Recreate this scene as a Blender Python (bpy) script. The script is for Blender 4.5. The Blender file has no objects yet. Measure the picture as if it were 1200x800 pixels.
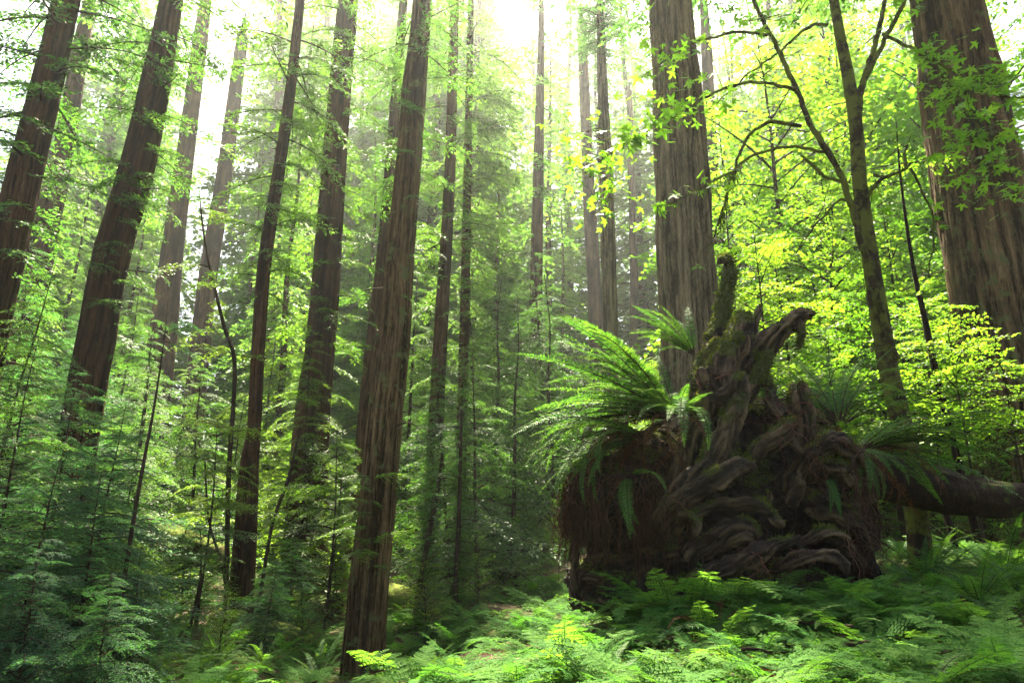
import bpy, math, random
import numpy as np
from mathutils import Vector, Matrix, Euler

R = math.radians
PI = math.pi
S = bpy.context.scene
COL = S.collection

# ------------------------------------------------------------------ camera, sky, sun, exposure
cam_d = bpy.data.cameras.new('camera')
cam = bpy.data.objects.new('camera', cam_d)
COL.objects.link(cam)
CAM = np.array([0.0, 0.0, 1.6])
PITCH = R(15)
cam.location = CAM
cam.rotation_euler = (R(90) + PITCH, 0, 0)
cam_d.sensor_width = 36
cam_d.lens = 24
cam_d.clip_start = 0.05
cam_d.clip_end = 3000
S.camera = cam

SUN_AZ, SUN_EL = R(-4), R(60)
world = bpy.data.worlds.new('World')
S.world = world
world.use_nodes = True
wn = world.node_tree.nodes
wl = world.node_tree.links
bg = wn['Background']
sky = wn.new('ShaderNodeTexSky')
sky.sky_type = 'NISHITA'
sky.sun_disc = False
sky.sun_elevation = SUN_EL
sky.sun_rotation = SUN_AZ
sky.air_density = 1.0
sky.dust_density = 5.0
sky.ozone_density = 1.0
wl.new(sky.outputs[0], bg.inputs[0])
bg.inputs[1].default_value = 0.048

sd = bpy.data.lights.new('sun', 'SUN')
sd.energy = 5.0
sd.angle = R(0.5)
sd.color = (1.0, 0.90, 0.70)
sun = bpy.data.objects.new('sun', sd)
COL.objects.link(sun)
sdir = Vector((math.sin(SUN_AZ) * math.cos(SUN_EL), math.cos(SUN_AZ) * math.cos(SUN_EL), math.sin(SUN_EL)))
sun.rotation_euler = sdir.to_track_quat('Z', 'Y').to_euler()
sun.location = (0, 0, 60)

S.view_settings.view_transform = 'Standard'
S.view_settings.look = 'None'
S.view_settings.exposure = 3.25
S.view_settings.gamma = 1.0
S.view_settings.use_curve_mapping = False
S.render.engine = 'CYCLES'
S.render.filter_size = 1.15
cy = S.cycles
cy.max_bounces = 7
cy.diffuse_bounces = 4
cy.glossy_bounces = 2
cy.transmission_bounces = 4
cy.transparent_max_bounces = 8
cy.volume_bounces = 0
cy.use_adaptive_sampling = True
cy.adaptive_threshold = 0.01
cy.use_denoising = True
cy.denoiser = 'OPENIMAGEDENOISE'
cy.denoising_prefilter = 'NONE'
cy.sample_clamp_indirect = 6.0
cy.caustics_reflective = False
cy.caustics_refractive = False

HAZE_DENSITY = 0.0006

# ------------------------------------------------------------------ helpers
rng = np.random.default_rng(11)
_f = np.array([0, math.cos(PITCH), math.sin(PITCH)])
_u = np.array([0, -math.sin(PITCH), math.cos(PITCH)])
_r = np.array([1.0, 0, 0])


def P(px, py, Y):
    """Point of the place seen at (px, py) of the 1200x800 photograph, Y metres ahead."""
    d = _f + (px - 600) / 800 * _r + (400 - py) / 800 * _u
    return CAM + d * (Y / d[1])


def mpp(py, Y):
    """metres per photograph pixel at that place"""
    return Y / ((math.cos(PITCH) - (400 - py) / 800 * math.sin(PITCH)) * 800)


def _hash(ix, iy, iz, seed):
    h = (ix * 374761393 + iy * 668265263 + iz * 2147483647 + seed * 1274126177) & 0xffffffff
    h = ((h ^ (h >> 13)) * 1274126177) & 0xffffffff
    h = (h ^ (h >> 16)) & 0xffff
    return h / 65535.0


_G = np.array([[1, 1, 0], [-1, 1, 0], [1, -1, 0], [-1, -1, 0], [1, 0, 1], [-1, 0, 1], [1, 0, -1], [-1, 0, -1], [0, 1, 1], [0, -1, 1], [0, 1, -1], [0, -1, -1]], float)
_ROT = np.array(Euler((.61, .83, .37)).to_matrix())


def noise3(p, seed=0):
    """gradient noise, 0..1 about 0.5"""
    p = np.asarray(p, float) @ _ROT + 0.137 * seed
    i = np.floor(p).astype(np.int64)
    f = p - i
    u = f * f * f * (f * (f * 6 - 15) + 10)
    out = np.zeros(len(p))
    for dx in (0, 1):
        for dy in (0, 1):
            for dz in (0, 1):
                w = (u[:, 0] if dx else 1 - u[:, 0]) * (u[:, 1] if dy else 1 - u[:, 1]) * (u[:, 2] if dz else 1 - u[:, 2])
                g = _G[(_hash(i[:, 0] + dx, i[:, 1] + dy, i[:, 2] + dz, seed) * 11.999).astype(int)]
                out += w * (g[:, 0] * (f[:, 0] - dx) + g[:, 1] * (f[:, 1] - dy) + g[:, 2] * (f[:, 2] - dz))
    return np.clip(.5 + .62 * out, 0, 1)


def fbm(p, oct=4, seed=0):
    a, s, o = 0.5, 0.0, np.zeros(len(p))
    p = np.asarray(p, float)
    for k in range(oct):
        o += a * noise3(p * 2 ** k + 17.3 * k, seed + k)
        s += a
        a *= 0.5
    return o / s


def mesh_np(name, V, F, mats=None, midx=None, smooth=False, attrs=None):
    """V (n,3); F (m,k) one face size, or a list of such arrays"""
    me = bpy.data.meshes.new(name)
    if not isinstance(F, list):
        F = [F]
    F = [np.asarray(f, np.int32) for f in F if len(f)]
    me.vertices.add(len(V))
    me.vertices.foreach_set('co', np.asarray(V, np.float32).ravel())
    nl = sum(f.size for f in F)
    nf = sum(len(f) for f in F)
    me.loops.add(nl)
    me.polygons.add(nf)
    me.loops.foreach_set('vertex_index', np.concatenate([f.ravel() for f in F]))
    tot = np.concatenate([np.full(len(f), f.shape[1], np.int32) for f in F])
    st = np.concatenate([[0], np.cumsum(tot)[:-1]]).astype(np.int32)
    me.polygons.foreach_set('loop_start', st)
    me.polygons.foreach_set('loop_total', tot)
    if midx is not None:
        me.polygons.foreach_set('material_index', np.asarray(midx, np.int32))
    if smooth:
        me.polygons.foreach_set('use_smooth', np.ones(nf, bool))
    for m in mats or []:
        me.materials.append(m)
    for k, v in (attrs or {}).items():
        a = me.attributes.new(k, 'FLOAT', 'POINT')
        a.data.foreach_set('value', np.asarray(v, np.float32))
    me.update(calc_edges=True)
    me.validate()
    return me


class MB:
    """collects quads with a material index"""
    def __init__(self):
        self.V, self.F, self.M, self.n = [], [], [], 0

    def add(self, V, F, m=0):
        self.V.append(np.asarray(V, float))
        self.F.append(np.asarray(F, np.int64) + self.n)
        self.M.append(np.full(len(F), m, np.int32) if np.isscalar(m) else m)
        self.n += len(V)

    def arrays(self):
        return np.concatenate(self.V), np.concatenate(self.F), np.concatenate(self.M)

    def mesh(self, name, mats, smooth=False):
        V, F, M = self.arrays()
        return mesh_np(name, V, F, mats, M, smooth)


def link(name, me, parent=None, loc=None, rot=None, scale=None):
    o = bpy.data.objects.new(name, me)
    COL.objects.link(o)
    if parent is not None:
        o.parent = parent
    if loc is not None:
        o.location = loc
    if rot is not None:
        o.rotation_euler = rot
    if scale is not None:
        o.scale = (scale,) * 3 if np.isscalar(scale) else scale
    return o


def tag(o, label=None, cat=None, group=None, kind=None):
    if label:
        o['label'] = label
    if cat:
        o['category'] = cat
    if group:
        o['group'] = group
    if kind:
        o['kind'] = kind
    return o


def thing(name, label, cat, loc, group=None, rz=0, scale=None):
    o = link(name, None, None, loc, (0, 0, rz), scale)
    o.empty_display_size = 0.2
    return tag(o, label, cat, group)


def resample(pts, rad, step):
    pts = np.asarray(pts, float)
    rad = np.asarray(rad, float)
    # Catmull-Rom through the points
    n = len(pts)
    if n > 2:
        e = np.vstack([2 * pts[0] - pts[1], pts, 2 * pts[-1] - pts[-2]])
        q, rr = [], []
        for i in range(n - 1):
            a, b, c, d = e[i], e[i + 1], e[i + 2], e[i + 3]
            k = max(1, int(math.ceil(np.linalg.norm(c - b) / step)))
            for t in np.arange(k) / k:
                q.append(0.5 * (2 * b + (c - a) * t + (2 * a - 5 * b + 4 * c - d) * t * t + (3 * b - a - 3 * c + d) * t ** 3))
                rr.append(rad[i] * (1 - t) + rad[i + 1] * t)
        q.append(pts[-1])
        rr.append(rad[-1])
        return np.array(q), np.array(rr)
    k = max(1, int(math.ceil(np.linalg.norm(pts[1] - pts[0]) / step)))
    t = np.linspace(0, 1, k + 1)[:, None]
    return pts[0] * (1 - t) + pts[1] * t, (rad[0] * (1 - t) + rad[1] * t)[:, 0]


def frames(pts):
    T = np.gradient(pts, axis=0)
    T /= np.linalg.norm(T, axis=1)[:, None] + 1e-9
    ref = np.array([0, 1.0, 0]) if abs(T[:, 1]).mean() < 0.7 else np.array([1.0, 0, 0])
    A = np.cross(T, ref)
    A /= np.linalg.norm(A, axis=1)[:, None] + 1e-9
    B = np.cross(T, A)
    return T, A, B


def tube(pts, rad, seg=8, cap=True, fn=None):
    """swept tube (quads); fn(angle grid, ring positions) -> radius factor"""
    pts = np.asarray(pts, float)
    rad = np.asarray(rad, float)
    n = len(pts)
    T, A, B = frames(pts)
    th = np.arange(seg) / seg * 2 * PI
    c, s = np.cos(th), np.sin(th)
    rr = np.repeat(rad[:, None], seg, 1)
    if fn is not None:
        rr = rr * fn(th, pts, rad)
    V = pts[:, None, :] + rr[:, :, None] * (A[:, None, :] * c[None, :, None] + B[:, None, :] * s[None, :, None])
    V = V.reshape(-1, 3)
    i = np.arange(n - 1)[:, None] * seg
    j = np.arange(seg)[None, :]
    j2 = (j + 1) % seg
    F = np.stack([i + j, i + j2, i + seg + j2, i + seg + j], -1).reshape(-1, 4)
    if cap:
        V = np.vstack([V, pts[0] - T[0] * rad[0] * .3, pts[-1] + T[-1] * rad[-1] * .5])
        a, b = n * seg, n * seg + 1
        h = np.arange(0, seg, 2)
        F0 = np.stack([np.full(len(h), a), (h + 2) % seg, h + 1, h], -1) if seg % 2 == 0 else np.zeros((0, 4), int)
        o = (n - 1) * seg
        F1 = np.stack([np.full(len(h), b), o + h, o + h + 1, o + (h + 2) % seg], -1) if seg % 2 == 0 else np.zeros((0, 4), int)
        F = np.vstack([F, F0, F1])
    return V, F


def leaf_quads(b, d, nrm, l, w, wpos=0.4, fold=0.12):
    """diamond leaves: base b, direction d, plane normal nrm (all (n,3)), length l, width w"""
    d = d / (np.linalg.norm(d, axis=1)[:, None] + 1e-9)
    s = np.cross(nrm, d)
    s /= np.linalg.norm(s, axis=1)[:, None] + 1e-9
    up = np.cross(d, s)
    l = np.broadcast_to(np.asarray(l, float), (len(b),))[:, None]
    w = np.broadcast_to(np.asarray(w, float), (len(b),))[:, None]
    m = b + d * l * wpos + up * w * fold
    V = np.stack([b, m - s * w / 2, b + d * l, m + s * w / 2], 1).reshape(-1, 3)
    F = np.arange(len(b) * 4).reshape(-1, 4)
    return V, F


def rotz(V, a):
    c, s = math.cos(a), math.sin(a)
    return V @ np.array([[c, s, 0], [-s, c, 0], [0, 0, 1]])


def roty(V, a):           # +a lifts the x axis
    c, s = math.cos(a), math.sin(a)
    return V @ np.array([[c, 0, s], [0, 1, 0], [-s, 0, c]])


def rotx(V, a):
    c, s = math.cos(a), math.sin(a)
    return V @ np.array([[1, 0, 0], [0, c, s], [0, -s, c]])


# ------------------------------------------------------------------ materials
def new_mat(name):
    m = bpy.data.materials.new(name)
    m.use_nodes = True
    nt = m.node_tree
    for n in list(nt.nodes):
        nt.nodes.remove(n)
    out = nt.nodes.new('ShaderNodeOutputMaterial')
    return m, nt, out


def N(nt, typ, **kw):
    n = nt.nodes.new(typ)
    for k, v in kw.items():
        if k.startswith('i_'):
            n.inputs[k[2:].replace('_', ' ')].default_value = v
        else:
            setattr(n, k, v)
    return n


def ramp(nt, stops):
    n = nt.nodes.new('ShaderNodeValToRGB')
    e = n.color_ramp.elements
    while len(e) < len(stops):
        e.new(0.5)
    for el, (p, c) in zip(e, stops):
        el.position = p
        el.color = (*c, 1)
    return n


def mixc(nt, a, b, fac, blend='MIX'):
    n = nt.nodes.new('ShaderNodeMix')
    n.data_type = 'RGBA'
    n.blend_type = blend
    for sock, v in ((n.inputs[0], fac), (n.inputs[6], a), (n.inputs[7], b)):
        if hasattr(v, 'is_output'):
            nt.links.new(v, sock)
        elif isinstance(v, tuple):
            sock.default_value = (*v, 1)
        else:
            sock.default_value = v
    return n.outputs[2]


def leaf_mat(name, c_dark, c_mid, c_light, trans=0.5, tcol=None, rough=0.5, spec=0.35, patch=0.6):
    """leaf: each leaf its own tone, slow patches of tone through the crown, each plant a little different"""
    m, nt, out = new_mat(name)
    L = nt.links
    geo = N(nt, 'ShaderNodeNewGeometry')
    tc = N(nt, 'ShaderNodeTexCoord')
    no = N(nt, 'ShaderNodeTexNoise', i_Scale=patch, i_Detail=2.0)
    L.new(tc.outputs['Object'], no.inputs['Vector'])
    mm = N(nt, 'ShaderNodeMath', operation='MULTIPLY_ADD')
    L.new(geo.outputs['Random Per Island'], mm.inputs[0])
    mm.inputs[1].default_value = 0.55
    sc = N(nt, 'ShaderNodeMath', operation='MULTIPLY')
    L.new(no.outputs['Fac'], sc.inputs[0])
    sc.inputs[1].default_value = 0.45
    L.new(sc.outputs[0], mm.inputs[2])
    rp = ramp(nt, [(0.1, c_dark), (0.5, c_mid), (0.9, c_light)])
    L.new(mm.outputs[0], rp.inputs[0])
    oi = N(nt, 'ShaderNodeObjectInfo')
    hs = N(nt, 'ShaderNodeHueSaturation')
    mr = N(nt, 'ShaderNodeMapRange')
    mr.inputs[3].default_value = 0.485
    mr.inputs[4].default_value = 0.515
    L.new(oi.outputs['Random'], mr.inputs[0])
    L.new(mr.outputs[0], hs.inputs['Hue'])
    mv = N(nt, 'ShaderNodeMapRange')
    mv.inputs[3].default_value = 1.15
    mv.inputs[4].default_value = 0.85
    L.new(oi.outputs['Random'], mv.inputs[0])
    L.new(mv.outputs[0], hs.inputs['Value'])
    L.new(rp.outputs[0], hs.inputs['Color'])
    pr = N(nt, 'ShaderNodeBsdfPrincipled')
    pr.inputs['Roughness'].default_value = rough
    pr.inputs['Specular IOR Level'].default_value = spec
    L.new(hs.outputs[0], pr.inputs['Base Color'])
    tr = N(nt, 'ShaderNodeBsdfTranslucent')
    tcol = tcol or (2.0, 2.1, 0.9)
    t = mixc(nt, hs.outputs[0], tcol, 1.0, 'MULTIPLY')
    L.new(t, tr.inputs['Color'])
    ms = N(nt, 'ShaderNodeMixShader')
    ms.inputs[0].default_value = trans
    L.new(pr.outputs[0], ms.inputs[1])
    L.new(tr.outputs[0], ms.inputs[2])
    L.new(ms.outputs[0], out.inputs['Surface'])
    return m


def bark_mat(name, dark, mid, light, scale=9.0, stretch=0.06, bump=0.6, moss=None, moss_amt=0.0, furrow=True):
    m, nt, out = new_mat(name)
    L = nt.links
    tc = N(nt, 'ShaderNodeTexCoord')
    mp = N(nt, 'ShaderNodeMapping')
    mp.inputs['Scale'].default_value = (1, 1, stretch)
    L.new(tc.outputs['Object'], mp.inputs['Vector'])
    n1 = N(nt, 'ShaderNodeTexNoise', i_Scale=scale, i_Detail=7.0, i_Roughness=0.65, i_Distortion=0.4)
    L.new(mp.outputs[0], n1.inputs['Vector'])
    mpf = N(nt, 'ShaderNodeMapping')
    mpf.inputs['Scale'].default_value = (1, 1, stretch * 2.2)
    L.new(tc.outputs['Object'], mpf.inputs['Vector'])
    nf = N(nt, 'ShaderNodeTexNoise', i_Scale=scale * 4.5, i_Detail=5.0, i_Roughness=0.7)
    L.new(mpf.outputs[0], nf.inputs['Vector'])
    fa = N(nt, 'ShaderNodeAttribute', attribute_name='furrow')  # darker furrows: partly the bark's own tone, partly shade put into the colour
    c1 = N(nt, 'ShaderNodeMath', operation='MULTIPLY_ADD')
    L.new(nf.outputs['Fac'], c1.inputs[0])
    c1.inputs[1].default_value = 0.36
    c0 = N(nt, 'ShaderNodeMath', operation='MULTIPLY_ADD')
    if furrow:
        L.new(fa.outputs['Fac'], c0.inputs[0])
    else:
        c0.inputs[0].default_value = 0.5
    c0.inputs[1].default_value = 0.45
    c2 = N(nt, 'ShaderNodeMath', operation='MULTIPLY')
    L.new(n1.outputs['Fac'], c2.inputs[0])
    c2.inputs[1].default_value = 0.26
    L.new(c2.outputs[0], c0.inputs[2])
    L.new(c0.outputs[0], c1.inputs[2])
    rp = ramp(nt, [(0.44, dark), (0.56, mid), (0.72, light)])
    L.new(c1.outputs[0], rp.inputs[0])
    col = rp.outputs[0]
    n2 = N(nt, 'ShaderNodeTexNoise', i_Scale=1.3, i_Detail=4.0)
    L.new(tc.outputs['Object'], n2.inputs['Vector'])
    r2 = ramp(nt, [(0.35, (0.75, 0.72, 0.7)), (0.7, (1.25, 1.2, 1.1))])
    L.new(n2.outputs['Fac'], r2.inputs[0])
    col = mixc(nt, col, r2.outputs[0], 1.0, 'MULTIPLY')
    if moss:
        n3 = N(nt, 'ShaderNodeTexNoise', i_Scale=3.5, i_Detail=6.0, i_Roughness=0.7)
        L.new(tc.outputs['Object'], n3.inputs['Vector'])
        r3 = ramp(nt, [(0.62 - moss_amt * 0.3, (0, 0, 0)), (0.72 - moss_amt * 0.3, (1, 1, 1))])
        L.new(n3.outputs['Fac'], r3.inputs[0])
        col = mixc(nt, col, moss, r3.outputs[0])
    pr = N(nt, 'ShaderNodeBsdfPrincipled')
    pr.inputs['Roughness'].default_value = 0.9
    pr.inputs['Specular IOR Level'].default_value = 0.048
    L.new(col, pr.inputs['Base Color'])
    n4 = N(nt, 'ShaderNodeTexNoise', i_Scale=scale * 4, i_Detail=4.0)
    L.new(mp.outputs[0], n4.inputs['Vector'])
    ad = N(nt, 'ShaderNodeMath', operation='MULTIPLY_ADD')
    L.new(n4.outputs['Fac'], ad.inputs[0])
    ad.inputs[1].default_value = 0.35
    L.new(n1.outputs['Fac'], ad.inputs[2])
    bp = N(nt, 'ShaderNodeBump', i_Strength=bump, i_Distance=0.06)
    L.new(ad.outputs[0], bp.inputs['Height'])
    L.new(bp.outputs[0], pr.inputs['Normal'])
    L.new(pr.outputs[0], out.inputs['Surface'])
    return m


M = {}
M['needle'] = leaf_mat('conifer_leaf', (.020, .060, .018), (.038, .100, .024), (.075, .155, .032), 0.55, (2.3, 2.2, .9))
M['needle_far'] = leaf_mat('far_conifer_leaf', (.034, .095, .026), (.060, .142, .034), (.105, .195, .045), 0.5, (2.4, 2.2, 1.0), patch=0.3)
M['young'] = leaf_mat('young_conifer_leaf', (.036, .085, .014), (.062, .132, .018), (.110, .195, .026), 0.55, (2.5, 2.3, .8))
M['teal'] = leaf_mat('hemlock_leaf', (.016, .062, .030), (.030, .098, .042), (.060, .145, .055), 0.45, (2.3, 2.3, .9), rough=0.6, spec=0.14)
M['broad'] = leaf_mat('broad_leaf', (.055, .120, .016), (.085, .180, .020), (.140, .240, .028), 0.6, (1.9, 1.9, .7))
M['maple'] = leaf_mat('maple_leaf', (.045, .115, .012), (.085, .190, .018), (.150, .260, .034), 0.6, (1.7, 1.9, .6))
M['sword'] = leaf_mat('sword_fern_leaf', (.022, .070, .015), (.042, .110, .020), (.085, .165, .028), 0.45, (2.1, 2.1, .8), rough=0.6, spec=0.12)
M['lady'] = leaf_mat('lady_fern_leaf', (.030, .088, .016), (.058, .142, .026), (.088, .180, .032), 0.42, (2.0, 2.1, .8), rough=.7, spec=.05)
M['dead'] = leaf_mat('dead_fern_leaf', (.060, .028, .012), (.110, .050, .020), (.180, .085, .035), 0.3, (1.6, 1.3, 1.0), spec=0.1)
M['cover'] = leaf_mat('ground_cover_leaf', (.022, .070, .014), (.040, .105, .020), (.070, .145, .028), 0.4, (2.0, 2.1, .8), rough=.7, spec=.05)
M['moss_blade'] = leaf_mat('moss_blade', (.030, .042, .008), (.062, .080, .013), (.115, .140, .024), 0.35, (2.0, 1.9, .8), spec=0.05)
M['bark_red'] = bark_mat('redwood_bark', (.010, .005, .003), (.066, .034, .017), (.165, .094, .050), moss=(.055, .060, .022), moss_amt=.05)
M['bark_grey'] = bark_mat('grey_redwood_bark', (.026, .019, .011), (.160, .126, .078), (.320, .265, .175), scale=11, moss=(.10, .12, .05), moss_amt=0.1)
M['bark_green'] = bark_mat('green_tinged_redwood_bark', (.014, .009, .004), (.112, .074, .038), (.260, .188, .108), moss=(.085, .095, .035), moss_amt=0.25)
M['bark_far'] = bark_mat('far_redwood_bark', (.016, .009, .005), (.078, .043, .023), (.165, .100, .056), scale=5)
M['twig'] = bark_mat('twig_bark', (.012, .008, .006), (.040, .028, .018), (.085, .060, .040), scale=20, stretch=.3, bump=.3, furrow=False)
M['bark_mossy'] = bark_mat('mossy_bark', (.010, .008, .005), (.038, .030, .018), (.085, .068, .042), scale=16, stretch=.35, moss=(.085, .095, .018), moss_amt=0.6, furrow=False)


def wood_mat():
    m, nt, out = new_mat('weathered_root_wood')
    L = nt.links
    tc = N(nt, 'ShaderNodeTexCoord')
    ar = N(nt, 'ShaderNodeAttribute', attribute_name='grain')
    af = N(nt, 'ShaderNodeAttribute', attribute_name='fibre')
    am = N(nt, 'ShaderNodeAttribute', attribute_name='moss')
    asl = N(nt, 'ShaderNodeAttribute', attribute_name='soil')
    n1 = N(nt, 'ShaderNodeTexNoise', i_Scale=34.0, i_Detail=6.0, i_Roughness=0.7)
    L.new(af.outputs['Vector'], n1.inputs['Vector'])
    ad = N(nt, 'ShaderNodeMath', operation='MULTIPLY_ADD')
    L.new(ar.outputs['Fac'], ad.inputs[0])
    ad.inputs[1].default_value = 0.6
    mu = N(nt, 'ShaderNodeMath', operation='MULTIPLY')
    mu.inputs[1].default_value = 0.5
    L.new(n1.outputs['Fac'], mu.inputs[0])
    L.new(mu.outputs[0], ad.inputs[2])
    rp = ramp(nt, [(0.30, (.006, .004, .0025)), (0.52, (.022, .014, .007)), (0.82, (.125, .085, .044))])
    L.new(ad.outputs[0], rp.inputs[0])
    n2 = N(nt, 'ShaderNodeTexNoise', i_Scale=14.0, i_Detail=6.0, i_Roughness=0.75)
    L.new(tc.outputs['Object'], n2.inputs['Vector'])
    soil = ramp(nt, [(0.35, (.005, .003, .002)), (0.65, (.020, .013, .008))])
    L.new(n2.outputs['Fac'], soil.inputs[0])
    c = mixc(nt, rp.outputs[0], soil.outputs[0], asl.outputs['Fac'])
    mossc = ramp(nt, [(0.3, (.018, .024, .005)), (0.7, (.060, .072, .013))])
    L.new(n2.outputs['Fac'], mossc.inputs[0])
    c = mixc(nt, c, mossc.outputs[0], am.outputs['Fac'])
    pr = N(nt, 'ShaderNodeBsdfPrincipled')
    pr.inputs['Roughness'].default_value = 0.85
    pr.inputs['Specular IOR Level'].default_value = 0.2
    L.new(c, pr.inputs['Base Color'])
    b = N(nt, 'ShaderNodeMath', operation='ADD')
    L.new(n2.outputs['Fac'], b.inputs[0])
    L.new(ad.outputs[0], b.inputs[1])
    bp = N(nt, 'ShaderNodeBump', i_Strength=1.0, i_Distance=0.03)
    L.new(b.outputs[0], bp.inputs['Height'])
    L.new(bp.outputs[0], pr.inputs['Normal'])
    L.new(pr.outputs[0], out.inputs['Surface'])
    return m


M['wood'] = wood_mat()
M['rootlet'] = leaf_mat('rootlet_fibre', (.022, .010, .006), (.065, .030, .016), (.150, .076, .042), 0.05, (1, 1, 1), rough=.8, spec=.1)


def ground_mat():
    m, nt, out = new_mat('forest_floor')
    L = nt.links
    tc = N(nt, 'ShaderNodeTexCoord')
    n1 = N(nt, 'ShaderNodeTexNoise', i_Scale=9.0, i_Detail=8.0, i_Roughness=0.75)
    L.new(tc.outputs['Object'], n1.inputs['Vector'])
    rp = ramp(nt, [(0.3, (.018, .012, .008)), (0.5, (.055, .036, .022)), (0.75, (.120, .082, .050))])
    L.new(n1.outputs['Fac'], rp.inputs[0])
    n2 = N(nt, 'ShaderNodeTexNoise', i_Scale=0.55, i_Detail=5.0, i_Roughness=0.6)
    L.new(tc.outputs['Object'], n2.inputs['Vector'])
    r2 = ramp(nt, [(0.46, (0, 0, 0)), (0.58, (1, 1, 1))])
    L.new(n2.outputs['Fac'], r2.inputs[0])
    gm = ramp(nt, [(0.3, (.022, .045, .010)), (0.7, (.070, .115, .022))])
    L.new(n1.outputs['Fac'], gm.inputs[0])
    c = mixc(nt, rp.outputs[0], gm.outputs[0], r2.outputs[0])
    pr = N(nt, 'ShaderNodeBsdfPrincipled')
    pr.inputs['Roughness'].default_value = 0.95
    pr.inputs['Specular IOR Level'].default_value = 0.1
    L.new(c, pr.inputs['Base Color'])
    bp = N(nt, 'ShaderNodeBump', i_Strength=0.8, i_Distance=0.05)
    L.new(n1.outputs['Fac'], bp.inputs['Height'])
    L.new(bp.outputs[0], pr.inputs['Normal'])
    L.new(pr.outputs[0], out.inputs['Surface'])
    return m


M['ground'] = ground_mat()

# ------------------------------------------------------------------ ground
_cp = [(0, 0, 0), (-6, -4, -.8), (6, -4, .5), (0, -12, 0), (-14, -12, -1), (14, -12, 1), (2.5, 2, .35), (-3, 3, -.5)]
for px, py, Y in ((600, 815, 4.6), (850, 800, 3.9), (1130, 812, 3.6), (850, 705, 6.3), (720, 722, 6.8), (1020, 702, 6.6), (1075, 662, 9.8),
                  (1165, 645, 12), (424, 790, 12), (282, 748, 16), (350, 696, 20), (415, 692, 22), (510, 652, 25), (628, 614, 32),
                  (60, 705, 13), (170, 660, 22), (0, 770, 9), (130, 810, 8), (590, 712, 13), (540, 805, 7), (425, 822, 8.5), (470, 825, 7.5), (350, 815, 10), (790, 640, 15), (1200, 700, 7),
                  (900, 625, 17), (1170, 590, 26), (20, 640, 28)):
    _cp.append(tuple(P(px, py, Y)))
for x, y, z in ((-40, 45, 3), (0, 48, 2.6), (40, 45, 4), (-80, 80, 8), (0, 90, 8), (80, 80, 9), (-200, 200, 14), (0, 220, 16), (200, 200, 14),
                (-90, 0, 2), (90, 0, 4), (-60, -60, -1), (60, -60, 1), (-200, -200, 0), (200, -200, 0), (-30, 20, .8), (28, 18, 3)):
    _cp.append((x, y, z))
_cp = np.array(_cp, float)


def ground(x, y):
    x = np.atleast_1d(np.asarray(x, float))
    y = np.atleast_1d(np.asarray(y, float))
    d2 = (x[:, None] - _cp[None, :, 0]) ** 2 + (y[:, None] - _cp[None, :, 1]) ** 2
    w = 1 / (d2 + 0.35) ** 1.7
    z = (w * _cp[None, :, 2]).sum(1) / w.sum(1)
    p = np.stack([x * .6, y * .6, np.zeros_like(x)], 1)
    near = np.clip((np.hypot(x, y) - 2) / 4, 0.25, 1)
    return z + (fbm(p, 4, 5) - .5) * .35 * near


def g1(x, y):
    return float(ground(x, y)[0])


def gpix(px, py, ymin=2.2, ymax=70):
    Y = np.concatenate([np.arange(ymin, 12, .08), np.arange(12, ymax, .3)])
    d = _f + (px - 600) / 800 * _r + (400 - py) / 800 * _u
    Q = CAM[None] + d[None] * (Y / d[1])[:, None]
    h = Q[:, 2] - ground(Q[:, 0], Q[:, 1])
    k = np.nonzero(h < 0)[0]
    return Q[k[0]] if len(k) else None


def make_ground():
    n = 340
    u = np.linspace(-1, 1, n)
    ax = np.sinh(u * 5.2) / math.sinh(5.2) * 420
    X, Y = np.meshgrid(ax, ax + 8.0)
    x, y = X.ravel(), Y.ravel()
    z = np.concatenate([ground(x[i:i + 20000], y[i:i + 20000]) for i in range(0, len(x), 20000)])
    V = np.stack([x, y, z], 1)
    i, j = np.meshgrid(np.arange(n - 1), np.arange(n - 1), indexing='ij')
    a = (i * n + j).ravel()
    F = np.stack([a, a + 1, a + n + 1, a + n], 1)
    o = link('ground', mesh_np('ground', V, F, [M['ground']], smooth=True))
    tag(o, 'dark forest floor of duff and moss sloping up to the right', 'ground', kind='structure')


make_ground()

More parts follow.
